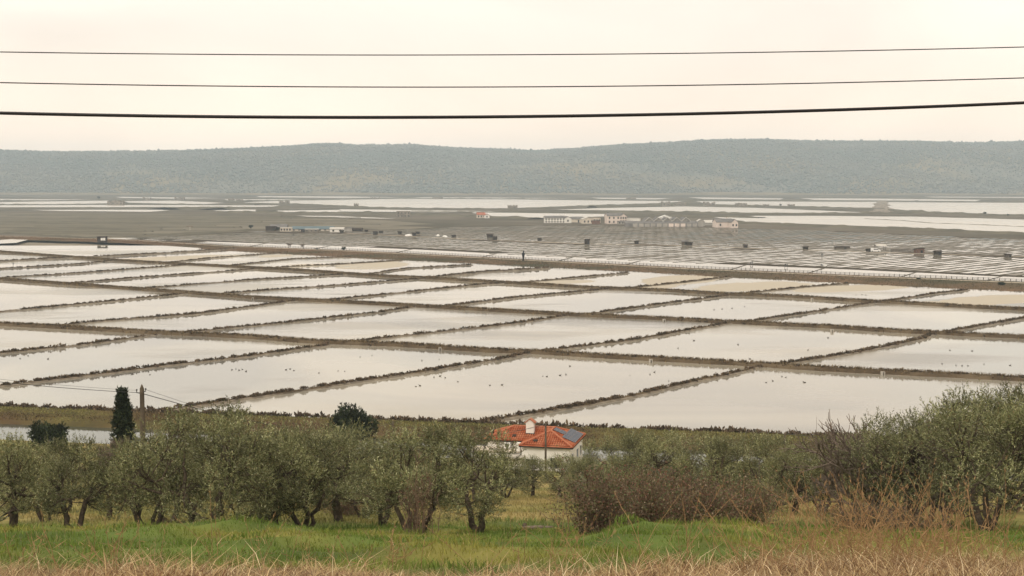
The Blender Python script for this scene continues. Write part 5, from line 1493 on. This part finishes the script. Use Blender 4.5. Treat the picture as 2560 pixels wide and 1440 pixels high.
# ------------------------------------------------------------------ distant buildings
def ppm(p): return F / (p.y * CP - (p.z - HC) * SP)
def gable_house(name, x0, x1, yb, ytop, label, wall='cream_wall', roof='roof_grey', depth=9.0, rz=0.0, rise=0.28, wins=0, rows=1, ridge_along=True, cat='building', chimney=False, lean=False, door=False, flat=False, group=None):
    p = at((x0 + x1) / 2, yb, 0.0); k = ppm(p)
    W = (x1 - x0) / k; Ht = (yb - ytop) / k
    rise_m = 0 if flat else Ht * rise; He = Ht - rise_m
    t_ = thing(name, label, cat, p + Vector((0, depth / 2, 0)), rz, group)
    h2, d2 = W / 2, depth / 2
    b_ = MB()
    ov = 0.35
    if flat:
        b_.box(-h2, h2, -d2, d2, -0.3, He); b_.build('wall', M[wall], t_)
        b_ = MB(); b_.box(-h2 - .2, h2 + .2, -d2 - .2, d2 + .2, He, He + 0.28); b_.build('roof', M[roof], t_)
    elif lean:
        b_.prism([(-d2, -.3), (d2, -.3), (d2, He), (-d2, Ht)], -h2, h2, Matrix.Rotation(math.pi / 2, 4, 'Z')); b_.build('wall', M[wall], t_)
        b_ = MB(); b_.prism([(-d2 - ov, Ht + .10), (d2 + ov, He - .02), (d2 + ov, He + .14), (-d2 - ov, Ht + .26)], -h2 - ov, h2 + ov, Matrix.Rotation(math.pi / 2, 4, 'Z')); b_.build('roof', M[roof], t_)
    elif ridge_along:                                # ridge runs along x, gables at the ends
        b_.prism([(-d2, -.3), (d2, -.3), (d2, He), (0, Ht - .06), (-d2, He)], -h2, h2, Matrix.Rotation(math.pi / 2, 4, 'Z')); b_.build('wall', M[wall], t_)
        b_ = MB(); s_ = rise_m / d2
        b_.prism([(-d2 - ov, He - ov * s_ + .04), (0, Ht + .02), (d2 + ov, He - ov * s_ + .04), (d2 + ov, He - ov * s_ + .26), (0, Ht + .26), (-d2 - ov, He - ov * s_ + .26)], -h2 - ov, h2 + ov, Matrix.Rotation(math.pi / 2, 4, 'Z')); rf = b_.build('roof', M[roof], t_)
        if chimney:
            b_ = MB(); b_.box(h2 * .55 - .35, h2 * .55 + .35, 0.4, 1.1, Ht - .6, Ht + 1.1); b_.build('chimney', M[wall], rf)
    else:                                            # gable faces the camera
        b_.prism([(-h2, -.3), (h2, -.3), (h2, He), (0, Ht - .06), (-h2, He)], -d2, d2); b_.build('wall', M[wall], t_)
        b_ = MB(); s_ = rise_m / h2
        b_.prism([(-h2 - ov, He - ov * s_ + .04), (0, Ht + .02), (h2 + ov, He - ov * s_ + .04), (h2 + ov, He - ov * s_ + .26), (0, Ht + .26), (-h2 - ov, He - ov * s_ + .26)], -d2 - ov, d2 + ov); b_.build('roof', M[roof], t_)
    if wins:
        wz = He / rows
        for r_ in range(rows):
            for j in range(wins):
                xc = -h2 + W * (j + 0.5) / wins; zc_ = wz * (r_ + 0.5)
                ww, wh = min(0.55, W / wins * .3), min(0.8, wz * .27)
                b_ = MB(); b_.box(xc - ww - .12, xc + ww + .12, -d2 - .06, -d2 + .02, zc_ - wh - .12, zc_ + wh + .12); f_ = b_.build('window', M['concrete'], t_)
                b_ = MB(); b_.box(xc - ww, xc + ww, -d2 - .09, -d2 - .03, zc_ - wh, zc_ + wh); b_.build('pane', M['dark_glass'], f_)
    if door:
        xc = h2 * 0.3
        b_ = MB(); b_.box(xc - min(.6, W * .16), xc + min(.6, W * .16), -d2 - .05, -d2 + .02, -.2, min(2.1, He * .8)); b_.build('door', M['dark_glass'], t_)
    return t_
gable_house('long_house', 1361, 1412, 557.5, 540.5, 'long white two storey house with grey roof among the salt works', 'white_wall', 'roof_grey', 9, 0.06, 0.26, 7, 2)
gable_house('gable_house', 1409, 1427, 557.5, 541.5, 'white gable end wing of the long two storey house', 'white_wall', 'roof_grey', 12, 0.1, 0.3, 1, 1, False)
gable_house('shed', 1428, 1456, 556, 542.5, 'low cream shed with dark roof beside the white wing', 'cream_wall', 'roof_grey', 10, 0.0, 0.4, 0, 1, True, 'shed', door=True)
gable_house('workshop', 1455, 1482, 559, 543.5, 'cream gabled workshop with tall dark doorway', 'cream_wall', 'roof_pale', 12, 0.12, 0.32, 3, 1, False, 'workshop')
gable_house('workshop', 1478, 1501, 557, 544.5, 'roofless cream workshop ruin beside the gabled workshop', 'cream_wall', 'stone_wall', 10, 0, 0.1, 4, 1, flat=True, cat='workshop')
gable_house('brick_shed', 1480, 1500, 560.5, 551.5, 'small brown brick shed in front of the cream workshops', 'brick', 'roof_grey', 5, 0, 0.15, 0, 1, lean=True, cat='shed')
gable_house('manor_house', 1516, 1549, 559.5, 533.5, 'tall pale pink two storey house with grey roof at the salt works', 'pink_wall', 'roof_grey', 14, 0.10, 0.24, 3, 2)
gable_house('manor_wing', 1547, 1565, 557, 534.5, 'pink gabled wing of the tall two storey house', 'pink_wall', 'roof_grey', 16, 0.10, 0.28, 3, 2, False)
gable_house('flat_shed', 1541, 1600, 556.5, 547, 'long low shed with pale flat roof beside the tall pink house', 'white_wall', 'roof_pale', 14, 0.05, 0.2, 0, 1, flat=True, cat='shed')
gable_house('flat_shed', 1545, 1584, 560.5, 553.5, 'low grey shed with bays before the pale flat roof', 'grey_wall', 'roof_grey', 8, 0.03, 0.2, 5, 1, flat=True, cat='shed')
# five-gabled salt warehouse
p = at(1665, 567, 0); k = ppm(p); t = thing('warehouse', 'long grey salt warehouse with five white edged gables', 'warehouse', p, 0.03)
Wd = 116 / k
for i in range(5):
    x0 = -Wd / 2 + 2 + i * Wd / 5; hw = Wd / 10; e_ = 3.9; rr2 = 3.0
    b = MB(); b.prism([(-hw, -.3), (hw, -.3), (hw, e_), (0, e_ + rr2), (-hw, e_)], 6, 26, Matrix.Translation((x0 + hw, 0, 0))); b.build('wall', M['grey_wall'], t)
    b = MB(); b.prism([(-hw, e_ + .02), (0, e_ + rr2 + .05), (hw, e_ + .02), (hw, e_ + .22), (0, e_ + rr2 + .28), (-hw, e_ + .22)], 5.4, 26.4, Matrix.Translation((x0 + hw, 0, 0))); rf = b.build('roof', M['roof_grey'], t)
    b = MB(); b.prism([(-hw, e_ - .05), (0, e_ + rr2 - .02), (hw, e_ - .05), (hw, e_ + .5), (0, e_ + rr2 + .55), (-hw, e_ + .5)], 5.0, 5.38, Matrix.Translation((x0 + hw, 0, 0))); b.build('gable_trim', M['roof_pale'], rf)
b = MB(); b.prism([(0, -.3), (6.2, -.3), (6.2, 4.4), (0, 2.9)], -Wd / 2 - 14, Wd / 2 + 7, Matrix.Rotation(math.pi / 2, 4, 'Z') @ Matrix.Scale(-1, 4, (0, 1, 0))); ln2 = b.build('lean_to', M['roof_grey'], t)
for i in range(12):
    xx = -Wd / 2 - 6 + i * (Wd + 20) / 12
    b = MB(); b.box(xx - 1.9, xx + 1.9, -0.08, 0.0, 0.1, 2.6); b.build('bay', M['pink_wall'] if 5 < i < 9 else M['grey_wall'], ln2)
gable_house('white_tent', 1648, 1682, 546, 538.5, 'white rounded storage tent behind the warehouse gables', 'panel_white', 'panel_white', 10, 0, 0.75, 0, 1, False, 'tent')
gable_house('shed', 1742, 1762, 565, 549, 'grey gabled shed at the end of the warehouse', 'grey_wall', 'roof_pale', 9, 0, 0.35, 0, 1, False, 'shed')
gable_house('shed', 1762, 1786, 563, 551, 'pale sheet roofed shed next to the cream cottage', 'grey_wall', 'roof_pale', 9, 0, 0.5, 0, 1, True, 'shed')
gable_house('cottage', 1788, 1830, 569, 547.5, 'cream cottage with grey gable roof and two windows', 'pink_wall', 'roof_grey', 11, 0.12, 0.36, 2, 1, True, 'cottage', chimney=True)
gable_house('cottage_wing', 1826, 1843, 570, 548.5, 'cream gable end of the cottage by the dark dike', 'pink_wall', 'roof_grey', 12, 0.12, 0.34, 2, 1, False, 'cottage')
gable_house('red_roof_house', 1192, 1212, 545, 532, 'small house with faded red roof on the far dike', 'cream_wall', 'roof_red', 10, 0.1, 0.38, 3, 1)
gable_house('white_cottage', 1210, 1223, 545.5, 535, 'white gabled cottage touching the red roofed house', 'white_wall', 'roof_red', 8, 0.1, 0.3, 1, 1, False, 'cottage')
gable_house('block_house', 990, 1024, 543, 529, 'square grey roofless block house on the far dike', 'stone_wall', 'stone_wall', 14, 0.1, 0, 4, 2, flat=True)
# museum complex on the left
gable_house('open_shed', 664, 690, 577, 566, 'dark open shed at the end of the long blue roof', 'wood_dark', 'roof_grey', 8, 0, 0.4, 0, 1, lean=True, cat='shed')
gable_house('long_barn', 675, 716, 572, 561.5, 'dark long barn roof behind the open shed', 'wood_dark', 'roof_grey', 9, 0.05, 0.6, 0, 1, True, 'barn')
gable_house('low_house', 700, 728, 578.5, 569.5, 'low cream building with pillared front beside the blue roof', 'cream_wall', 'roof_pale', 7, 0.03, 0.2, 4, 1, flat=True)
gable_house('blue_hall', 728, 832, 577, 567, 'very long low hall under a blue green roof', 'cream_wall', 'roof_blue', 12, 0.02, 0.6, 8, 1, True, 'hall')
gable_house('low_house', 762, 795, 580.5, 573.5, 'low stone building in front of the blue green roof', 'stone_wall', 'roof_pale', 6, 0, 0.2, 3, 1, flat=True)
gable_house('white_store', 824, 858, 580.5, 569.5, 'white gabled store at the end of the blue green roof', 'white_wall', 'roof_pale', 10, 0.04, 0.3, 2, 1, True, 'store')
gable_house('grey_store', 862, 880, 578.5, 570.5, 'grey store beside the white gabled store', 'grey_wall', 'roof_grey', 8, 0, 0.2, 0, 1, flat=True, cat='store')
gable_house('thatch_shelter', 881, 904, 578.5, 570.5, 'dark open shelter on posts beside the grey store', 'wood_dark', 'wood_dark', 7, 0, 0.45, 0, 1, True, 'shelter')
# dark pavilion with two white panels
p = at(256, 603.5, 0.6); k = ppm(p); t = thing('pavilion', 'dark pavilion with two bright white panels at the causeway end', 'pavilion', p, 0.05)
b = MB(); b.box(-3.0, 2.2, 0, 3.0, -0.6, 2.6); b.build('wall', M['wood_dark'], t)
b = MB(); b.box(-3.3, 2.5, -0.5, 3.3, 2.6, 2.85); b.build('roof', M['wood_dark'], t)
for x0 in (-0.95, 0.45):
    b = MB(); b.box(x0, x0 + 1.25, -0.06, 0.0, 0.55, 2.1); b.build('panel', M['panel_white'], t)
# huts of the salt workers
HUTS = [(1225, 594, 14, 9, 0, 'wood_dark', 'dark plank hut behind a smaller one at the pale track'), (1237, 599.5, 10, 8, 1, 'wood_dark', 'small dark lean-to hut in front of the plank hut'),
        (1349, 601.5, 8, 6, 1, 'wood_dark', 'tiny dark lean-to hut beside scattered pale boards'), (1468, 611.5, 10, 13, 1, 'wood_dark', 'tall dark tower-like hut among the small basins'),
        (1592, 610, 9, 7, 1, 'wood_dark', 'small lone dark hut past the tower-like hut'), (1713, 612, 16, 11, 0, 'wood_grey', 'larger grey plank hut with a lean-to at its corner'),
        (1724.5, 614.5, 13, 8, 1, 'wood_dark', 'dark open lean-to at the corner of the grey plank hut'), (1865, 620, 10, 8, 0, 'wood_dark', 'lone dark gabled hut on the pale track'),
        (2015.5, 624.5, 10, 7.5, 1, 'wood_dark', 'dark lean-to hut before the grey racks'), (2300, 632.5, 20, 11, 1, 'brick', 'brown box hut at the end of the long grey rack'),
        (2346.5, 637, 14, 10, 0, 'wood_dark', 'dark hut with overhanging roof past the brown box hut'), (2523, 643, 12, 8, 1, 'wood_grey', 'grey hut with white tank by the pale track'),
        (2174, 629.5, 12, 7, 1, 'wood_dark', 'dark low hut right beside the parked van'),
        (938, 587, 10, 7.5, 1, 'wood_dark', 'dark lean-to hut past the open shelter'), (952, 583, 8, 5, 1, 'wood_dark', 'tiny dark hut behind another past the open shelter'), (915, 580.5, 8, 5, 1, 'wood_dark', 'tiny dark hut next to the open shelter'),
        (999, 585, 9, 6, 1, 'wood_dark', 'lone dark hut before the white salt heap'), (1035, 589.5, 9, 7.5, 1, 'wood_dark', 'dark hut touching the white salt heap'), (1044, 585, 8, 5, 1, 'wood_dark', 'tiny hut behind the white salt heap'),
        (1134, 594, 9, 6, 1, 'wood_dark', 'dark hut beside the low white boards'), (757, 580.5, 11, 6.5, 1, 'wood_dark', 'dark lean-to hut in front of the very long hall'), (854, 583, 9, 7, 1, 'wood_dark', 'dark hut before the white gabled store'),
        (2107, 622, 36, 5.5, 1, 'wood_grey', 'long low grey shed beside the racks')]
for px, yb, w, h, ln3, wm, lb in HUTS:
    gable_house('hut', px - w / 2, px + w / 2, yb, yb - h, lb, wm, 'roof_grey' if wm == 'wood_grey' else 'wood_dark', 3.2, random.uniform(-.2, .2), 0.25, 0, 1, True, 'hut', lean=bool(ln3), door=True)
# open shelter with sheet roof behind the van
p = at(2203, 626, 0.05); t = thing('open_shelter', 'open shelter with pale sheet roof behind the parked van', 'shelter', p, 0.1)
for sx in (-2.4, 2.4):
    for sy in (0, 2.8):
        b = MB(); b.box(sx - .1, sx + .1, sy - .1, sy + .1, -.1, 2.4); b.build('post', M['wood_dark'], t)
b = MB(); b.prism([(-0.5, 2.2), (1.4, 3.1), (3.3, 2.2), (3.3, 2.36), (1.4, 3.26), (-0.5, 2.36)], -2.8, 2.8, Matrix.Rotation(math.pi / 2, 4, 'Z') @ Matrix.Scale(-1, 4, (0, 1, 0))); b.build('roof', M['roof_pale'], t)
# long rack of boards
p = at(2257, 629, 0.05); k = ppm(p); t = thing('board_rack', 'long grey rack of upright boards beside the brown box hut', 'rack', p, 0.0)
for i in range(44):
    x0 = -6.2 + i * 0.285
    b = MB(); b.box(x0, x0 + .2, -.04, .04, 0, 1.25 + 0.1 * math.sin(i * 2.3)); b.build('board', M['wood_grey'] if i % 5 else M['wood_dark'], t)
b = MB(); b.box(-6.3, 6.3, 0.042, 0.14, 1.0, 1.12); b.build('rail', M['wood_grey'], t)
# parked van
p = at(2189, 630, 0.05); t = thing('van', 'white van parked beside a dark hut on the pale track', 'van', p, -0.25)
b = MB(); b.prism([(-2.4, 0.35), (2.4, 0.35), (2.42, 0.95), (1.6, 1.15), (1.0, 1.85), (0.6, 1.98), (-2.3, 1.98), (-2.45, 1.5)], -0.9, 0.9); body = b.build('body', M['van_paint'], t)
b = MB(); b.prism([(1.68, 1.17), (1.06, 1.84), (1.02, 1.80), (1.60, 1.15)], -0.78, 0.78); b.build('windscreen', M['dark_glass'], t)
for sy in (-0.905, 0.885):
    b = MB(); b.box(0.25, 1.15, sy, sy + .02, 1.15, 1.72); b.build('side_window', M['dark_glass'], t)
    b = MB(); b.box(-0.9, 0.1, sy, sy + .02, 1.15, 1.72); b.build('side_window', M['dark_glass'], t)
for sx in (-1.55, 1.55):
    for sy in (-0.82, 0.82):
        b = MB(); b.lathe([(0.34, -0.11), (0.34, 0.11)], 14, M=Matrix.Translation((sx, sy, 0.34)) @ Matrix.Rotation(math.pi / 2, 4, 'X')); w_ = b.build('wheel', M['rubber'], t)
        b = MB(); b.lathe([(0.19, -0.12), (0.19, 0.12)], 10, M=Matrix.Translation((sx, sy, 0.34)) @ Matrix.Rotation(math.pi / 2, 4, 'X')); b.build('rim', M['alu'], w_)
for sy in (-0.75, 0.6):
    b = MB(); b.box(2.40, 2.44, sy, sy + .15, 0.7, 0.88); b.build('headlight', M['panel_white'], t)
# white salt heaps and boards
for px, py, w, lb in ((1022, 589, 22, 'white heap of salt on the pans beside a dark hut'), (1112, 592, 14, 'low white board stack on the pale track'), (1095, 589.5, 9, 'small white board stack behind another'), (2150, 624, 0, '')):
    if not w: continue
    p = at(px, py, 0.05); k = ppm(p); hw = w / k / 2
    b = MB(); b.lathe([(1.0, -0.05), (0.9, 0.35), (0.55, 0.75), (0.2, 0.95)], 9, sx=hw, sy=min(2.0, hw)); o = b.build('salt_heap', M['panel_white']); o.location = p; tag(o, lb, 'salt heap')

# ------------------------------------------------------------------ ruins on the far dikes
def ruin(x0, x1, yb, ytop, seed, label):
    rg_ = np.random.default_rng(seed); p_ = at((x0 + x1) / 2, yb, 0.0); k_ = ppm(p_); W = (x1 - x0) / k_; Ht = (yb - ytop) / k_
    t_ = thing('ruin', label, 'ruin', p_, rg_.uniform(-.15, .15))
    def wall_(L_, ax, off):
        n_ = 9; top_ = np.clip(rg_.uniform(0.45, 1.0, n_ + 1), 0, 1); top_[rg_.integers(0, n_)] = 1.0
        poly = [(-L_ / 2, -.3), (L_ / 2, -.3)] + [(L_ / 2 - L_ * j / n_, Ht * top_[j]) for j in range(n_ + 1)]
        Mx = Matrix.Translation((off if ax else 0, 0 if ax else off, 0)) @ (Matrix.Rotation(math.pi / 2, 4, 'Z') if ax else Matrix.Identity(4))
        b_ = MB(); b_.prism(poly, -0.4, 0.4, Mx); return b_.build('wall', M['stone_wall'], t_)
    f = wall_(W, 0, 0); wall_(W * .96, 0, 7.0)
    for sx in (-1, 1):
        wl = wall_(6.1, 1, sx * (W / 2 - .41)); wl.location = (0, 3.5, 0)
    for j in range(max(2, int(W / 5))):
        xc = -W / 2 + W * (j + .5) / max(2, int(W / 5)); b_ = MB(); b_.box(xc - .5, xc + .5, -0.46, -0.38, Ht * .22, Ht * .42); b_.build('window_opening', M['dark_glass'], t_)
for i, (x0, x1, yb, yt, lb) in enumerate([(698, 722, 509.5, 501, 'flat topped stone ruin at the tip of the far lagoon'), (885, 896, 516, 508.5, 'narrow broken tower of a ruin on the lagoon dike'), (1269, 1293, 522, 512, 'lone stone ruin in the middle of the long lagoon dike'),
        (268, 308, 513, 500.5, 'largest crumbling ruin far over the drained field'), (356, 376, 501, 493, 'small house ruin beyond the largest crumbling one'), (1655, 1676, 515.5, 503, 'gabled ruin on the dike behind the tall pink house'), (1684, 1715, 514, 505.5, 'low long ruin next to the gabled ruin'),
        (1758, 1788, 514.5, 504, 'dark double gabled ruin on the lagoon dike'), (1840, 1868, 516, 507, 'broad ruin with toothed walls on the lagoon dike'), (1908, 1923, 517, 510, 'small ruin with one standing corner on the lagoon dike'), (1971, 1987, 517.5, 510, 'small pale ruin near a lone round tree'),
        (570, 584, 503, 496, 'pale square ruin among the far left dikes'), (590, 606, 503.5, 497, 'second pale ruin among the far left dikes'), (436, 460, 500, 492, 'faint ruin by the far left shore'), (925, 950, 497.5, 492.5, 'low mound like ruin on the thin far dike'), (1080, 1108, 497.5, 492, 'ruin with twin stumps on the thin far dike'), (1565, 1590, 500, 493, 'pale long ruin on the thin far dike')]):
    ruin(x0, x1, yb, yt, 400 + i, lb)
# stone embankment cutting into the right lagoon
pts = [at(2190, 531, 0), at(2216, 531, 0), at(2214, 503.5, 0), at(2196, 503.5, 0)]
b = MB(); rg = np.random.default_rng(77)
nst = 230
for k in range(nst):
    u, v = rg.random(), rg.random()
    q = pts[0].lerp(pts[1], u).lerp(pts[3].lerp(pts[2], u), v ** 1.4)
    s_ = rg.uniform(2.0, 4.5)
    b.lathe([(s_, -0.5), (s_ * rg.uniform(.8, 1), rg.uniform(.5, 1.1)), (s_ * .5, rg.uniform(1.2, 1.8))], 5, 1, rg.uniform(1.2, 3.0), Matrix.Translation(q) @ Matrix.Rotation(rg.uniform(0, 3), 4, 'Z'))
o = b.build('stone_embankment', M['stone_wall']); o['kind'] = 'stuff'; tag(o, 'pale rubble stone embankment reaching across the right lagoon', 'embankment', kind='stuff')

# ------------------------------------------------------------------ lone trees out on the flats
for px, yb, w, h, lb in ((627, 573, 13, 12, 'round dark tree alone left of the salt museum'), (859, 628, 12, 12, 'round dark evergreen bush on the causeway'), (793, 626.5, 7, 7, 'small dark conifer on the causeway'),
                         (695, 577, 9, 9, 'dark round tree at the open shed'), (684, 578, 7, 7, 'dark small tree touching the open shed'), (247, 499, 8, 9, 'lone dark tree on the far left flats'),
                         (2503, 716, 22, 13, 'dark green bush on the causeway slope'), (2296, 701, 12, 8, 'small green bush on the causeway slope'), (2462, 537, 9, 8, 'lone bush on the right lagoon dike'), (1951, 516, 6, 7, 'small round tree by the pale ruin'), (2520, 540, 7, 6, 'low bush at the end of the right lagoon dike')):
    p = at(px, yb, 0); k = ppm(p)
    plant('evergreen_tree', lb, 'tree', EV[0], EV[1], M['bark'], p, px, (w / k / 5.0, w / k / 5.0, h / k / 5.6))
for px, yb, h, lb in ((722, 619, 16, 'slender leafless tree on the causeway by the fence'), (758, 620.5, 14, 'second leafless tree on the causeway by the fence')):
    p = at(px, yb, 0.5); k = ppm(p)
    t = thing('bare_tree', lb, 'bare tree', p, px, None, h / k / 3.6); obj('branches', BT[1], M['twig'], t)
p = at(475, 577, 0.03); t = thing('marker_post', 'pale marker post with crossbar standing in the drained field', 'marker post', p)
b = MB(); b.box(-.18, .18, -.18, .18, 0, 3.2); b.build('post', M['concrete'], t)
b = MB(); b.box(-2.6, 2.6, -.182, .182, 3.2, 3.5); b.build('crossbar', M['brick'], t)

# ------------------------------------------------------------------ sluice gates in the dikes
sl = None
for px, py in ((1100, 875), (1627, 905), (2080, 829), (632, 748), (2030, 750), (2207, 936), (1660, 803)):
    p = at(px, py, 0.1)
    if sl is None:
        sl = thing('sluice_gate', 'small pale concrete sluice gate set in a dike between ponds', 'sluice gate', p, 0.15, 'sluice gates in the dikes', 0.5)
        for sx in (-0.42, 0.42):
            b = MB(); b.box(sx - .10, sx + .10, -.9, .9, -.4, 1.05); b.build('pier', M['concrete'], sl)
        b = MB(); b.box(-.32, .32, -.05, .05, -.4, .75); b.build('gate_board', M['wood_grey'], sl)
        b = MB(); b.box(-.52, .52, -.09, .09, 1.05, 1.17); b.build('beam', M['concrete'], sl)
    else:
        c_ = copy_tree(sl); c_.location = p
# ------------------------------------------------------------------ waterfowl
def duck_mesh():
    b_ = MB(); b_.lathe([(0.03, -0.30), (0.10, -0.22), (0.15, -0.05), (0.14, 0.12), (0.07, 0.24), (0.03, 0.28)], 8, 1, 1, Matrix.Translation((0, 0, 0.10)) @ Matrix.Rotation(math.pi / 2, 4, 'Y'))
    b_.tube([(0.2, 0, 0.14), (0.27, 0, 0.27), (0.29, 0, 0.33)], [0.05, 0.04, 0.06], 6); b_.tube([(0.29, 0, 0.33), (0.36, 0, 0.34), (0.44, 0, 0.32)], [0.06, 0.045, 0.012], 6)
    return b_.mesh('duck', True)
DM = duck_mesh(); rg = np.random.default_rng(140)
DUCKS = [(580, 925), (590, 923), (598, 926), (606, 924), (615, 929), (715, 925), (725, 923), (735, 927), (797, 933), (845, 928), (862, 929), (900, 893), (930, 889), (1055, 902), (1098, 899), (1085, 944), (1100, 941), (1113, 945), (1040, 967), (1050, 965), (1145, 955), (1225, 964), (1255, 963),
         (852, 1009), (862, 1011), (712, 1032), (1357, 941), (1367, 942), (1400, 939), (1415, 937), (1425, 916), (1575, 939), (1636, 931), (1625, 937), (1672, 953), (1915, 957), (1932, 953), (1955, 942), (1964, 944), (2008, 956), (2012, 957), (2355, 910), (2390, 914), (2405, 915), (2420, 915), (2460, 911), (2525, 914), (2375, 876), (2430, 878), (120, 898), (70, 890), (50, 897), (330, 936), (375, 937)]
for px, py in DUCKS:
    o = obj('duck', DM, M['duck']); o.location = at(px, py, -0.02); o.rotation_euler = (0, 0, rg.uniform(0, 6.28)); s_ = rg.uniform(0.5, 0.75); o.scale = (s_,) * 3
    tag(o, 'small dark duck floating on the pale pond water', 'duck', 'ducks on the near ponds')
for px, py in ((1735, 852), (1845, 862), (1875, 898), (2020, 876), (2070, 845), (1785, 775), (1805, 773), (1830, 771), (1862, 767), (2140, 738), (2155, 737), (2165, 738), (1555, 780), (1695, 871)):
    o = obj('gull', DM, M['gull']); o.location = at(px, py, -0.02); o.rotation_euler = (0, 0, rg.uniform(0, 6.28)); o.scale = (0.75,) * 3
    tag(o, 'small pale gull resting on the pond water', 'gull', 'gulls on the ponds')
